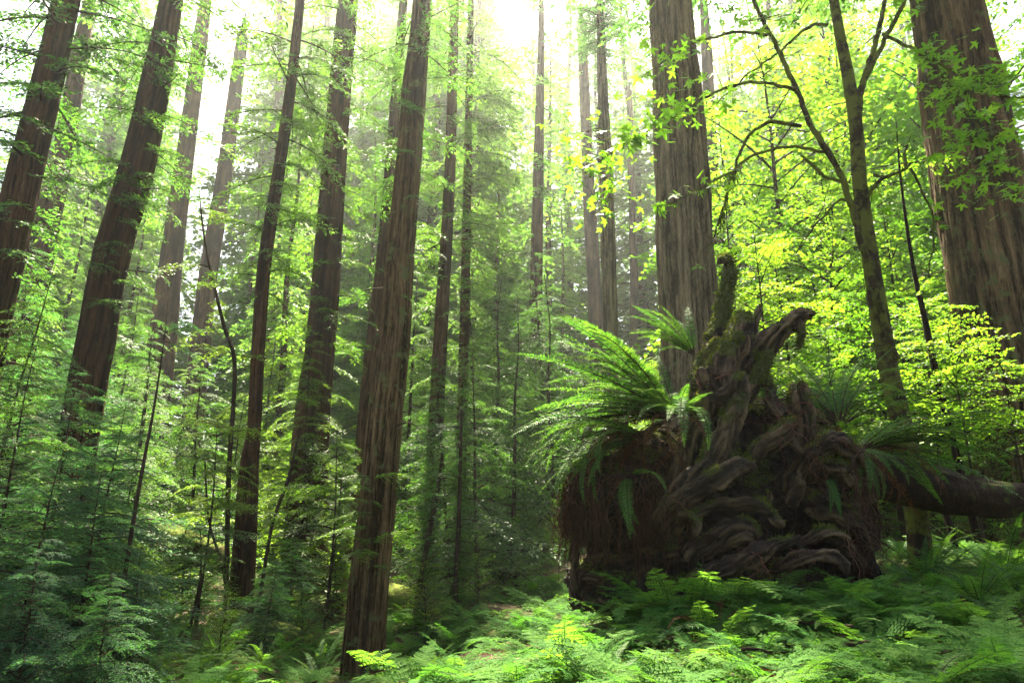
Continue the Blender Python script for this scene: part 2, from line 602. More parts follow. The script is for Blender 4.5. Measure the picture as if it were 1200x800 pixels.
# ------------------------------------------------------------------ limbs and crowns
def limb(r, L, leaf, lw, twig_gap, leaf_gap, droop=.25, broad=False, twigr=.42):
    """one conifer limb along +x: leaves (quads, material 0) and wood (material 1)"""
    mb = MB()
    n = 9
    t = np.linspace(0, 1, n)
    z = (.10 * np.sin(t * PI * .7) - droop * t ** 1.7) * L
    y = .07 * L * np.sin(t * r.uniform(2, 4) + r.uniform(0, 6)) * t
    ax = np.stack([t * L, y, z], 1)
    V, F = tube(ax, np.linspace(.012 * L + .004, .003, n), 3, cap=False)
    mb.add(V, F, 1)
    tt = np.arange(.10 + r.uniform(0, .05), 1.0, twig_gap / L)
    B, D, NN, Ls = [], [], [], []
    for k, q in enumerate(tt):
        for side in (-1, 1):
            if r.random() < .14:
                continue
            q2 = min(.99, q + r.uniform(-.5, .5) * twig_gap / L)
            p0 = np.array([np.interp(q2, t, ax[:, i]) for i in range(3)])
            tl = twigr * L * (1 - .72 * q2) * r.uniform(.55, 1.15) * min(1, .45 + q2 * 2.2)
            an = side * R(r.uniform(38, 68))
            d0 = np.array([math.cos(an), math.sin(an), r.uniform(-.22, .12)])
            m = max(3, int(tl / leaf_gap))
            s = (np.arange(m) + .5) / m
            dro = np.stack([np.zeros(m), np.zeros(m), -r.uniform(.1, .45) * tl * s ** 1.8], 1)
            pts = p0 + d0 * (s * tl)[:, None] + dro
            if not broad and tl > .25:
                w = np.array([p0, p0 + d0 * tl * .5 + dro[m // 2], pts[-1]])
                V, F = tube(w, [.0045, .003, .002], 3, cap=False)
                mb.add(V, F, 1)
            for ss in (-1, 1):
                a2 = an + ss * np.radians(r.uniform(35, 62, m))
                dd = np.stack([np.cos(a2), np.sin(a2), r.normal(-.12, .22, m)], 1)
                B.append(pts + r.normal(0, leaf * .12, (m, 3)))
                D.append(dd)
                NN.append(np.stack([r.normal(0, .55, m), r.normal(0, .55, m), np.ones(m)], 1))
                Ls.append(leaf * r.uniform(.6, 1.15, m) * (1 - .45 * s))
            B.append(pts[-1:])
            D.append(d0[None] + [[0, 0, -.2]])
            NN.append(np.array([[0, 0, 1.0]]))
            Ls.append(np.array([leaf]))
    B, D, NN, Ls = map(np.concatenate, (B, D, NN, Ls))
    keep = r.random(len(B)) > .1
    V, F = leaf_quads(B[keep], D[keep], NN[keep], Ls[keep], Ls[keep] * lw, .45 if broad else .4)
    mb.add(V, F, 0)
    return mb.arrays()


LR = np.random.default_rng(5)
LIMB = {
    'fine': [limb(LR, 1.6, .085, .36, .075, .036, d) for d in (.12, .2, .3, .38)],
    'mid': [limb(LR, 2.4, .16, .40, .135, .070, d) for d in (.2, .3, .42, .5)],
    'far': [limb(LR, 3.2, .44, .42, .28, .20, d) for d in (.25, .4, .55)],
    'broad': [limb(LR, 2.0, .13, .66, .15, .085, d, True) for d in (.02, .1, .2)],
    'broadnear': [limb(LR, 1.4, .060, .60, .11, .055, d, True) for d in (.02, .1, .2)],
}
LIMB_L = {'fine': 1.6, 'mid': 2.4, 'far': 3.2, 'broad': 2.0, 'broadnear': 1.4}


def add_limb(mb, kind, pos, az, pitch, length, r):
    V, F, Mi = LIMB[kind][r.integers(len(LIMB[kind]))]
    V = V * (length / LIMB_L[kind]) * np.array([1, 1 if r.random() < .5 else -1, 1])
    V = rotz(roty(rotx(V, r.normal(0, .25)), pitch), az) + pos
    mb.add(V, F, Mi)


def crown_mesh(name, mats, axis, kind, n, z0, z1, lfun, r, pitch=(-.25, .25), az=None):
    """axis(z) -> point on the trunk; n limbs between z0 and z1; lfun(t) limb length, t 0..1 upward"""
    mb = MB()
    a = r.uniform(0, 6.28)
    for k in range(n):
        t = (k + r.uniform(0, 1)) / n
        a += 2.399 + r.normal(0, .4)
        aa = a if az is None else r.uniform(*az)
        add_limb(mb, kind, axis(z0 + t * (z1 - z0)), aa, r.uniform(*pitch), lfun(t) * r.uniform(.7, 1.2), r)
    return mb.mesh(name, mats)


def trunk_shape(r, ridges, amp, seed):
    def fn(th, pts, rad):
        n, s = len(pts), len(th)
        T, A = np.meshgrid(pts[:, 2], th, indexing='ij')
        k = ridges / 6.28
        q = np.stack([np.cos(A) * k * 1.0, np.sin(A) * k * 1.0, T * .38], -1).reshape(-1, 3)
        q2 = q + np.stack([fbm(np.stack([q[:, 2] * 3, q[:, 0], q[:, 1]], 1), 2, seed + 9) * .8] * 2 + [np.zeros(len(q))], 1)
        ri = np.abs(2 * noise3(q2, seed) - 1) ** .55
        ri2 = np.abs(2 * noise3(q2 * [2.3, 2.3, 1.9], seed + 3) - 1) ** .6
        big = fbm(q * [.25, .25, .8], 2, seed + 5) - .5
        f = 1 + amp * (.65 * ri + .35 * ri2 - .6) + .10 * big
        return f.reshape(n, s)
    return fn


def trunk_mesh(name, pts, rad, mat, seed, seg=40, step=.2, ridges=26, amp=.10, flare=.5, flare_h=1.0):
    q, rr = resample(pts, rad, step)
    h = q[:, 2] - q[0, 2]
    rr = rr * (1 + flare * np.exp(-np.maximum(h, 0) / flare_h * 2.2))
    fn = trunk_shape(None, ridges, amp, seed)
    keep = {}

    def fn2(th, p, r_):
        keep['f'] = fn(th, p, r_)
        return keep['f']
    V, F = tube(q, rr, seg, True, fn2)
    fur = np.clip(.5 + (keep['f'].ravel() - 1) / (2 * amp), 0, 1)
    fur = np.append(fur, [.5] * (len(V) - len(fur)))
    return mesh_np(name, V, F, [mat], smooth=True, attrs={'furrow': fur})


def pix_axis(pix, Y, top=30.0, under=.4):
    """trunk centre line from photograph marks [(px, py, width px)], base first; goes on to height top"""
    pts = np.array([P(a, b, Y) for a, b, w in pix])
    rad = np.array([w / 2 * mpp(b, Y) for a, b, w in pix])
    d = (pts[-1] - pts[max(0, len(pts) - 3)])
    d /= d[2]
    hs = top - pts[-1][2]
    if hs > 1:
        for f in (.5, 1.0):
            pts = np.vstack([pts, pts[-1] + d * hs * .5 * np.array([.6, .6, 1])])
            rad = np.append(rad, rad[len(pix) - 1] * (1 - .85 * f))
    base = pts[0].copy()
    base[2] = g1(base[0], base[1])
    pts[0][2] = base[2] - under
    return base, pts - base, rad


def axis_of(pts):
    o = np.argsort(pts[:, 2])
    z, xx, yy = pts[o, 2], pts[o, 0], pts[o, 1]
    return lambda h: np.array([np.interp(h, z, xx), np.interp(h, z, yy), h])


def stubs(root, axis, rad0, n, z0, z1, r):
    """dead broken twigs on a trunk"""
    for k in range(n):
        p = axis(r.uniform(z0, z1))
        a = r.uniform(0, 6.28)
        l = r.uniform(.25, 1.1)
        d = np.array([math.cos(a), math.sin(a), r.uniform(-.3, .35)])
        m = p + d * (rad0 + l * .5) + [0, 0, .05]
        e = p + d * (rad0 + l) + [0, 0, r.uniform(-.25, .1)]
        q, rr = resample([p, m, e], [.016, .012, .004], .15)
        V, F = tube(q, rr, 4, True)
        link('dead_branch', mesh_np('dead_branch', V, F, [M['twig']]), root)


TR = np.random.default_rng(21)
_seed = [100]


def redwood(label, pix, Y, bark='bark_red', top=30, crown=None, leaf='needle', kind='mid', seg=40, ridges=26, amp=.10, flare=.45, group='redwood trunks of the grove', nst=6,
            name='redwood_tree', cat='tree'):
    """crown: list of (px-height range as z metres lo, hi, n limbs, length lo, hi, az range or None)"""
    base, pts, rad = pix_axis(pix, Y, top)
    root = thing(name, label, cat, base, group)
    _seed[0] += 7
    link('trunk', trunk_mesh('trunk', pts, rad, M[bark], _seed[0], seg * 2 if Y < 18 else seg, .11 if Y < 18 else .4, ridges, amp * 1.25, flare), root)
    ax = axis_of(pts)
    mb = MB()
    for (z0, z1, n, l0, l1, az) in crown or []:
        a = TR.uniform(0, 6.28)
        n = int(n * (1.9 if z0 < 10 else 1.5 if z0 < 13 and z0 != 12.8 else 1.0 if n == 44 or z0 == 12.8 else 1.0 if n in (110, 92) else .5))
        for k in range(n):
            t = (k + TR.random()) / n
            a += 2.4 + TR.normal(0, .5)
            aa = a if az is None else TR.uniform(*az)
            add_limb(mb, kind, ax(z0 + t * (z1 - z0)), aa, TR.uniform(-.35, .15), l0 + (l1 - l0) * t * TR.uniform(.8, 1.2), TR)
    if mb.n:
        link('crown', mb.mesh('crown', [M[leaf], M['twig']]), root)
    if nst:
        stubs(root, ax, rad[len(pix) // 2] * .9, nst, 3, 12, TR)
    return root


RT, LF = (-1.3, 1.3), (1.9, 4.4)      # azimuth ranges: to the right, to the left
FR = (3.3, 6.1)                       # towards the camera side
redwood('leaning dark redwood trunk cutting the top left corner', [(-62, 700, 48), (-20, 420, 42), (8, 300, 39), (30, 200, 36), (55, 100, 32), (78, 0, 28)], 12.5,
        crown=[(6, 14, 20, 1.5, 2.6, None), (13, 29, 22, 3.0, 1.2, None)])
redwood('slim dark trunk just behind the top left corner trunk', [(5, 690, 40), (22, 400, 34), (42, 320, 31), (60, 240, 26), (76, 170, 22), (94, 60, 17)], 26, bark='bark_far',
        crown=[(6, 16, 22, 2.0, 2.8, None), (16, 28, 16, 3.0, 1.2, None)])
redwood('bold brown leaning trunk above the dark teal thickets', [(62, 705, 52), (95, 490, 42), (112, 400, 41), (131, 300, 39), (160, 200, 37), (182, 100, 33), (201, 0, 25)], 13.5, ridges=30,
        crown=[(5.0, 9.5, 9, 1.0, 1.5, RT), (8, 14.5, 14, 1.2, 2.2, None), (14, 31, 22, 3.2, 1.2, None)], top=32)
redwood('pale hazy trunk in the white gap right of the bold leaning trunk', [(163, 640, 40), (176, 520, 36), (190, 400, 31), (205, 270, 24), (216, 190, 20), (236, 40, 16)], 34, bark='bark_far', seg=24, amp=.06, nst=0,
        crown=[(17, 34, 14, 3.5, 1.2, None)], kind='far', leaf='needle_far', top=36)
redwood('faint hazy trunk beside the pale trunk in the white gap', [(214, 620, 26), (225, 500, 24), (243, 330, 21), (262, 210, 18), (282, 60, 14)], 40, bark='bark_far', seg=24, amp=.06, nst=0,
        crown=[(16, 34, 14, 3.5, 1.2, None)], kind='far', leaf='needle_far', top=36)
redwood('slender straight dark trunk with a long dead branch on its left', [(280, 745, 30), (286, 650, 27), (292, 550, 22), (298, 500, 16), (303, 400, 15.5), (311, 300, 15.5), (327, 200, 14), (341, 100, 12), (352, 0, 11)], 15.5, ridges=16,
        crown=[(7.5, 15, 18, 1.2, 2.4, None), (15, 24, 14, 2.2, 1.0, None)], top=26, seg=28, nst=8)
redwood('stout redwood with sunlit foliage wrapped round its middle', [(356, 690, 56), (365, 500, 42), (376, 400, 34), (384, 300, 32), (391, 200, 28), (399, 100, 26), (408, 0, 24)], 20,
        crown=[(4.5, 8.5, 12, 1.2, 1.8, None), (8.5, 19.5, 20, 1.4, 2.4, None), (19.5, 32, 20, 3.0, 1.2, None)], leaf='young', top=34)
redwood('narrow trunk half hidden behind the tall central trunk', [(412, 692, 21), (426, 520, 19), (434, 430, 18), (448, 300, 14), (461, 150, 12.5), (473, 0, 10)], 22, seg=28, ridges=16, bark='bark_far',
        crown=[(6, 20, 12, 1.3, 2.4, None), (20, 28, 12, 2.6, 1.0, None)], top=30)
redwood('tall furrowed grey brown trunk standing alone at centre left', [(424, 790, 50), (431, 700, 47), (441, 600, 44), (450, 500, 42), (462, 400, 37), (469, 300, 33), (478, 200, 30), (486, 100, 28), (495, 0, 22)], 12, bark='bark_green', ridges=24, seg=72, amp=.14,
        crown=[(6.3, 9, 4, .8, .9, RT), (9.0, 13, 8, 1.1, 1.6, None), (13.2, 29, 24, 2.6, 1.0, None)], top=30, flare=.22, nst=4)
redwood('reddish trunk veiled by drooping green sprays right of the central trunk', [(505, 652, 22), (511, 500, 19), (516, 400, 17), (525, 250, 14), (529, 150, 12.5), (532, 30, 11)], 23, bark='bark_far', seg=28, ridges=16,
        crown=[(6, 12, 12, 1.2, 2.2, None), (11, 20, 14, 2.0, 2.4, None), (20, 30, 6, 2.4, 1.0, None)], top=31)
redwood('thin reddish trunk close beside the veiled trunk', [(536, 620, 16), (542, 480, 13), (544, 400, 12.5), (547, 250, 10.5), (551, 50, 8)], 26, bark='bark_far', seg=24, ridges=12,
        crown=[(5, 13, 12, 1.4, 2.4, RT), (12, 22, 26, 2.4, 3.0, RT), (22, 32, 8, 2.4, 1.0, None)], top=33)
redwood('straight hazy trunk left of the bright gap at centre', [(628, 610, 19), (628, 500, 17), (628, 400, 16), (629, 300, 14), (631, 200, 13), (634, 50, 8)], 32, bark='bark_far', seg=28, ridges=16, nst=3,
        crown=[(12.8, 26, 20, 1.6, 3.0, None), (26, 38, 12, 2.6, 1.0, None)], top=39, kind='far', leaf='needle_far')
redwood('clean grey trunk rising behind the fern clump', [(716, 640, 20), (716, 420, 18), (713, 300, 18), (710, 200, 16), (706, 100, 12.5), (703, 5, 9)], 25, bark='bark_grey', seg=32, ridges=18, nst=5,
        crown=[(20, 23.5, 44, 1.2, 2.2, None), (23, 34, 14, 2.6, 1.0, None)], top=36)
redwood('pale ghostly trunk behind the clean grey trunk', [(700, 620, 18), (698, 375, 17), (693, 280, 16), (689, 200, 14), (682, 40, 11)], 46, bark='bark_far', seg=20, nst=0, amp=.05,
        crown=[(26, 40, 10, 3.5, 1.2, None)], kind='far', leaf='needle_far', top=42)
redwood('faint far trunk seen in the bright gap left of the broad grey redwood', [(744, 610, 10), (743, 350, 10), (741, 260, 8), (738, 120, 7)], 62, bark='bark_far', seg=16, nst=0, amp=.05,
        crown=[(26, 44, 14, 4, 1.2, None)], kind='far', leaf='needle_far', top=46)
redwood('broad grey furrowed redwood towering behind the root mass', [(818, 640, 84), (812, 500, 74), (809, 400, 69), (803, 300, 67), (799, 200, 62), (793, 100, 57), (785, 0, 49)], 15, bark='bark_grey', ridges=26, seg=110, amp=.15,
        crown=[(15.6, 24, 92, 3.6, 3.4, None), (24, 36, 40, 3.2, 1.2, None)], top=38, flare=.15, nst=4)  # dense upper limbs added above the view to shade the fern mound
redwood('slim pale trunk tucked behind the right edge of the broad grey redwood', [(846, 620, 17), (842, 380, 16), (836, 230, 15), (828, 60, 13)], 36, bark='bark_far', seg=20, nst=2, amp=.05,
        crown=[(24, 38, 12, 3, 1.2, None)], kind='far', leaf='needle_far', top=40)
redwood('massive leaning redwood at the top right with deep vertical furrows', [(1215, 630, 118), (1200, 500, 104), (1178, 400, 98), (1160, 300, 96), (1144, 200, 92), (1124, 100, 84), (1108, 0, 70)], 14, bark='bark_green', ridges=30, seg=120, amp=.15,
        crown=[(15.5, 24, 110, 4.2, 3.6, None), (24, 36, 40, 3.2, 1.2, None)], top=38, flare=.1, nst=4)  # dense limbs overhead, out of view, added to shade the mound's right side

# ------------------------------------------------------------------ far forest
FT = np.random.default_rng(77)


def std_tree(name, H, r0, kind, leaf, n, z0, lfun, r, bark='bark_far', seg=12, pitch=(-.35, .15)):
    wob = r.uniform(-.25, .25, (6, 2)) * (H / 30)
    pts = np.array([[wob[k, 0] * k / 5, wob[k, 1] * k / 5, H * k / 5] for k in range(6)])
    pts[0, 2] = -.6
    rad = np.linspace(r0, r0 * .1, 6)
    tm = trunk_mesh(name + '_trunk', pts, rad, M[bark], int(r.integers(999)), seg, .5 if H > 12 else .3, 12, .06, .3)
    cm = crown_mesh(name + '_crown', [M[leaf], M['twig']], axis_of(pts), kind, n, z0, H * .98, lfun, r, pitch)
    return tm, cm


def inst(proto, name, label, cat, loc, scale, rz, group, tilt=0):
    o = thing(name, label, cat, loc, group, rz, scale)
    if tilt:
        o.rotation_euler = (FT.normal(0, tilt), FT.normal(0, tilt), rz)
    link('trunk', proto[0], o)
    link('crown', proto[1], o)
    return o


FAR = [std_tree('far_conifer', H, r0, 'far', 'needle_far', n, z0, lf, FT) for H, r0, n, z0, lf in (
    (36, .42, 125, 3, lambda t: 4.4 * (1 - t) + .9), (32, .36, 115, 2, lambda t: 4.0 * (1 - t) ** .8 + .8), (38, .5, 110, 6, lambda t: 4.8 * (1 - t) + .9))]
far_spots = []
far_labels = {0: 'distant conifer fading into pale haze behind the left trunks', 1: 'distant conifer fading into pale haze behind the middle trunks',
              2: 'distant conifer fading into pale haze behind the right trees'}
for Y, pxs in ((31, (-20, 30, 330, 1160, 1225)), (38, (-30, 60, 120, 300, 420, 1010, 1110, 1240)), (47, (70, 165, 265, 340, 450, 520, 575, 660, 940, 1080, 1200)),
               (57, (-40, 20, 60, 110, 250, 290, 320, 370, 420, 470, 500, 550, 640, 690, 790, 920, 980, 1040, 1140, 1220)), (71, (-20, 40, 90, 130, 170, 260, 300, 350, 390, 440, 480, 530, 570, 650, 680, 715, 780, 820, 900, 960, 1010, 1060, 1100, 1160, 1210)),
               (90, (0, 60, 120, 180, 240, 290, 340, 400, 440, 500, 550, 640, 670, 710, 790, 890, 950, 1000, 1070, 1150))):
    for px in pxs:
        px = px + FT.uniform(-12, 12)
        if 183 < px < 240 or 588 < px < 626 or (565 < px < 790 and Y > 52 and FT.random() < .3) or (140 < px < 285 and Y > 52 and FT.random() < .4) or 838 < px < 878:
            continue
        far_spots.append((px, Y + FT.uniform(-3, 3)))
for px, Y in far_spots:
    b = P(px, 600, Y)
    b[2] = g1(b[0], b[1])
    z = 0 if px < 440 else (1 if px < 840 else 2)
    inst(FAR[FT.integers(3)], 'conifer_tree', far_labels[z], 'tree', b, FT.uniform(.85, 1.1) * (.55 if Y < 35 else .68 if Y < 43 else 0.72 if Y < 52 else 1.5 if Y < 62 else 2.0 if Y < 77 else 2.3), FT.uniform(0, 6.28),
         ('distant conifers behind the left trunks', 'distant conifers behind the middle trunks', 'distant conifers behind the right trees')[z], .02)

# mid-distance young conifers filling the understory
YNG = [std_tree('young_conifer', H, r0, 'mid', leaf, n, .5, lf, FT, 'twig', 8, pitch=(-.3, .2)) for H, r0, leaf, n, lf in (
    (7.5, .07, 'needle', 66, lambda t: 2.1 * (1 - t) + .4), (9.5, .09, 'needle', 76, lambda t: 2.3 * (1 - t) + .45),
    (6.5, .06, 'young', 60, lambda t: 2.0 * (1 - t) + .4), (9.0, .08, 'young', 70, lambda t: 2.3 * (1 - t) + .45),
    (7.0, .07, 'teal', 70, lambda t: 2.1 * (1 - t) + .45))]
yl = ('young feathery conifer among the trunks on the left', 'young feathery conifer in the shade right of the central trunk', 'young sunlit conifer on the slope behind the right side')
yg = ('young conifers on the left', 'young conifers right of the central trunk', 'young conifers on the right slope')
for px, py, Y, v, sc in ((255, 650, 24, 2, 1.0), (225, 640, 20, 0, .9), (330, 690, 25, 3, 1.0), (385, 690, 17.5, 2, .62), (345, 690, 19, 3, .8), (150, 650, 19, 0, 1), (110, 660, 24, 1, 1), (40, 670, 20, 4, 1.1), (-20, 680, 16, 4, 1.1),
                         (300, 650, 30, 3, 1.2), (195, 620, 30, 2, 1.3), (90, 640, 32, 0, 1.4), (440, 650, 30, 2, 1.2),
                         (560, 690, 15, 0, .75), (600, 680, 18, 1, .85), (530, 690, 17, 0, .8), (575, 640, 23, 1, 1.1), (650, 640, 20, 1, .95), (645, 610, 27, 1, 1.25), (500, 660, 22, 0, 1.0), (610, 630, 28, 0, 1.3), (680, 620, 24, 0, .9),
                         (470, 660, 27, 1, 1.2), (550, 620, 34, 1, 1.5), (735, 610, 36, 3, 1.0), (770, 600, 30, 3, .9), (690, 600, 40, 0, 1.5),
                         (905, 620, 20, 3, 1.0), (950, 620, 17, 3, .9), (880, 600, 30, 2, 1.3), (1000, 610, 22, 3, 1.1), (1040, 620, 18, 2, 1.0), (1095, 610, 20, 3, 1.05), (1130, 600, 25, 2, 1.4), (1190, 600, 20, 3, 1.1), (1230, 620, 16, 2, 1.2), (1080, 600, 30, 3, 1.5), (985, 600, 33, 2, 1.5)):
    b = P(px, py, Y)
    b[2] = g1(b[0], b[1])
    z = 0 if px < 460 else (1 if px < 800 else 2)
    inst(YNG[v], 'young_conifer', yl[z], 'tree', b, sc * FT.uniform(.92, 1.08), FT.uniform(0, 6.28), yg[z], .03)

# sunlit broad-leaved trees behind the root mass
BRD = [std_tree('broadleaf', H, .10, 'broad', 'broad', n, 1.5, lf, FT, 'twig', 10, pitch=(-.1, .45)) for H, n, lf in (
    (12, 64, lambda t: 2.6 * math.sin(PI * (.2 + .72 * t)) + .2), (10, 54, lambda t: 2.4 * math.sin(PI * (.2 + .72 * t)) + .2))]
for px, py, Y, v, sc in ((925, 630, 15, 0, .62), (1000, 620, 18, 0, .85), (1060, 630, 14.5, 1, .62), (890, 620, 21, 1, 1.1), (955, 610, 24, 0, 1.7), (1090, 620, 18, 0, .8), (1040, 600, 28, 0, 2.1), (1175, 600, 24, 0, 1.8), (975, 630, 13, 1, .42), (1110, 630, 13.5, 1, .5), (890, 600, 30, 0, 1.7), (1010, 610, 22, 1, 1.3), (1240, 600, 26, 0, 2.1), (770, 600, 40, 1, 1.0)):
    b = P(px, py, Y)
    b[2] = g1(b[0], b[1])
    inst(BRD[v], 'broadleaf_tree', 'sunlit yellow green broad leaved tree behind the root mass' if px < 1080 else 'sunlit yellow green broad leaved tree by the massive right redwood', 'tree', b, sc, FT.uniform(0, 6.28),
         'bright leafy trees behind the root mass', .03)

# ------------------------------------------------------------------ near thickets on the left
HEM = [std_tree('hemlock', H, .03, 'fine', leaf, n, .15, lf, FT, 'twig', 8, pitch=(-.25, .25)) for H, leaf, n, lf in (
    (3.6, 'teal', 85, lambda t: 1.25 * (1 - t) + .3), (2.6, 'teal', 70, lambda t: 1.1 * (1 - t) + .3), (4.2, 'needle', 85, lambda t: 1.2 * (1 - t) + .3))]
for px, py, Y, v, sc in ((40, 720, 10.5, 0, 1.15), (-20, 740, 9, 2, 1.05), (95, 730, 11, 0, 1.0), (10, 780, 8, 1, .95), (85, 800, 8, 1, .9), (150, 800, 9, 1, .55), (-40, 690, 12, 2, 1.4), (60, 680, 14, 0, 1.5),
                         (130, 690, 15, 2, 1.2), (215, 700, 16, 1, 1.0), (310, 740, 13, 1, .6), (340, 720, 15.5, 1, .75), (20, 810, 6.8, 1, .6), (110, 820, 7, 1, .5)):
    b = P(px, py, Y)
    b[2] = g1(b[0], b[1])
    inst(HEM[v], 'hemlock_sapling', 'dark teal hemlock sapling in the thicket on the lower left', 'sapling', b, sc * FT.uniform(.92, 1.08), FT.uniform(0, 6.28), 'hemlock saplings in the lower left thicket', .04)


SHB = [std_tree('shrub', H, .02, 'broadnear', leaf, n, .1, lf, FT, 'twig', 6, pitch=(.0, .8)) for H, leaf, n, lf in (
    (1.6, 'young', 46, lambda t: .9 * (1 - .5 * t)), (2.2, 'broad', 50, lambda t: .9 * (1 - .6 * t)))]
for px, py, Y, v, sc in ((185, 690, 17, 1, 1.0), (235, 700, 15, 0, 1.0), (160, 745, 12, 0, .8), (255, 770, 11.5, 0, .6), (330, 700, 18, 1, 1.0), (355, 760, 13.5, 0, .6), (300, 640, 22, 1, 1.3), (120, 680, 18, 1, 1.2),
                         (205, 640, 24, 1, 1.5), (390, 720, 18, 0, .9), (500, 745, 13, 0, .8), (560, 735, 13, 1, .6), (480, 700, 18, 1, 1.0), (600, 700, 16, 0, .9), (655, 690, 15, 1, .7), (70, 780, 9, 1, .6), (1120, 660, 13, 0, 1.0), (1190, 650, 12, 1, .9), (1010, 650, 14, 1, 1.0)):
    b = P(px, py, Y)
    b[2] = g1(b[0], b[1])
    if px < 700:
        inst(SHB[v], 'leafy_shrub', ('small leaved yellow green shrub in the undergrowth left of the central trunk' if px < 424 else 'small leaved yellow green shrub in the undergrowth right of the central trunk'), 'shrub', b, sc, FT.uniform(0, 6.28), 'shrubs left of the central trunk' if px < 424 else 'shrubs right of the central trunk', .05)
    else:
        inst(SHB[v], 'leafy_shrub', 'small leaved yellow green shrub in the clearing by the fallen log', 'shrub', b, sc, FT.uniform(0, 6.28), 'shrubs by the fallen log', .05)


def stem_tree(label, marks, Y, leaf, kind, limbs, bark='twig', group=None, name='sapling', cat='sapling'):
    """a thin stem through photograph marks (px, py, width) with limbs at [(t, az, length)]"""
    pts = np.array([P(a, b, Y + (k * .12)) for k, (a, b, w) in enumerate(marks)])
    rad = np.array([w / 2 * mpp(b, Y) for a, b, w in marks])
    base = pts[0].copy()
    base[2] = min(base[2], g1(base[0], base[1]))
    pts[0][2] = base[2] - .1
    root = thing(name, label, cat, base, group)
    q, rr = resample(pts - base, rad, .12)
    V, F = tube(q, rr, 8, True)
    link('trunk', mesh_np('trunk', V, F, [M[bark]], smooth=True), root)
    if limbs:
        mb = MB()
        for t, az, l in limbs:
            add_limb(mb, kind, q[int(t * (len(q) - 1))], az, TR.uniform(-.2, .2), l, TR)
        link('crown', mb.mesh('crown', [M[leaf], M['twig']]), root)
    return root


def rl(n, t0, t1, l0, l1):
    return [(TR.uniform(t0, t1), TR.uniform(0, 6.28), TR.uniform(l0, l1)) for _ in range(n)]


stem_tree('thin leaning bare stem in front of the dark thicket', [(128, 800, 6), (150, 650, 5), (165, 560, 4.5), (180, 480, 3), (192, 400, 1.5), (197, 350, .6)], 8.5, 'teal', 'fine', rl(7, .5, 1, .5, .8))
stem_tree('curved thin stem left of the slender straight trunk', [(268, 720, 6), (268, 560, 6), (275, 430, 5), (262, 380, 4.5), (243, 300, 3), (236, 250, 2), (233, 215, .8)], 15, 'young', 'mid', rl(12, .3, 1, .8, 1.4))
stem_tree('wiry shrub stem arching left beside the slender trunk', [(275, 715, 4), (262, 670, 3.5), (245, 610, 3), (240, 540, 2)], 15, 'young', 'mid', rl(9, .3, 1, .6, 1.1))
stem_tree('sloping thin stem between the slender and the stout trunk', [(302, 700, 5), (318, 620, 4), (338, 560, 4), (352, 500, 2)], 17, 'young', 'mid', rl(9, .3, 1, .8, 1.4))
stem_tree('leaning slim sapling stem right of the central trunk', [(483, 735, 7), (500, 640, 6), (512, 580, 5), (520, 520, 3)], 14, 'needle', 'mid', rl(14, .35, 1, .7, 1.3))
stem_tree('small dark upright sapling right of the leaning sapling', [(531, 740, 8), (534, 680, 7), (538, 600, 5), (541, 480, 3)], 13.5, 'needle', 'mid', rl(18, .15, 1, .7, 1.2))
stem_tree('thin reddish leaning stem lit along its edge near the maple', [(1132, 540, 8), (1100, 450, 8), (1085, 380, 7), (1068, 300, 4.5), (1055, 205, 2.5), (1050, 140, 1)], 12, 'broad', 'broad', rl(10, .2, 1, .6, 1.2), bark='bark_red')
stem_tree('slight broken stem standing below the dark fallen log', [(1124, 670, 6), (1118, 635, 8), (1108, 600, 8), (1098, 575, 7)], 9.5, None, None, [], bark='bark_red')

# a lit spray of young redwood hanging across the central trunk and others on the trunks
def spray(label, px, py, Y, n, l, leaf='young', kind='fine'):
    b = P(px, py, Y)
    mb = MB()
    gz = g1(b[0], b[1])
    h = b[2] - gz
    root = thing('sapling', label, 'sapling', (b[0], b[1], gz))
    q, rr = resample([[0, .0, -.2], [.05, .1, h * .5], [0, 0, h]], [.03, .022, .006], .2)
    V, F = tube(q, rr, 6, True)
    link('trunk', mesh_np('trunk', V, F, [M['twig']], smooth=True), root)
    for k in range(n):
        add_limb(mb, kind, q[int(len(q) * TR.uniform(.5, 1)) - 1], TR.uniform(0, 6.28), TR.uniform(-.1, .3), l * TR.uniform(.6, 1.1), TR)
    link('crown', mb.mesh('crown', [M[leaf], M['twig']]), root)


spray('sunlit yellow sapling crown in front of the stout redwood', 395, 505, 15, 26, 1.3)
spray('sunlit sapling crown beside the slender trunk', 255, 490, 14, 24, 1.2)
spray('bright leafy sapling veiling the foot of the massive leaning redwood', 1175, 430, 11.5, 26, 1.3, 'broad', 'broad')
spray('bright leafy sapling left of the massive leaning redwood', 1110, 380, 11.8, 24, 1.3, 'broad', 'broad')
spray('small sunlit sapling leaning its spray over the central trunk', 436, 545, 11.2, 16, .75, 'young')
spray('low bright sapling under the slender trunk', 235, 620, 13, 18, 1.0, 'needle')

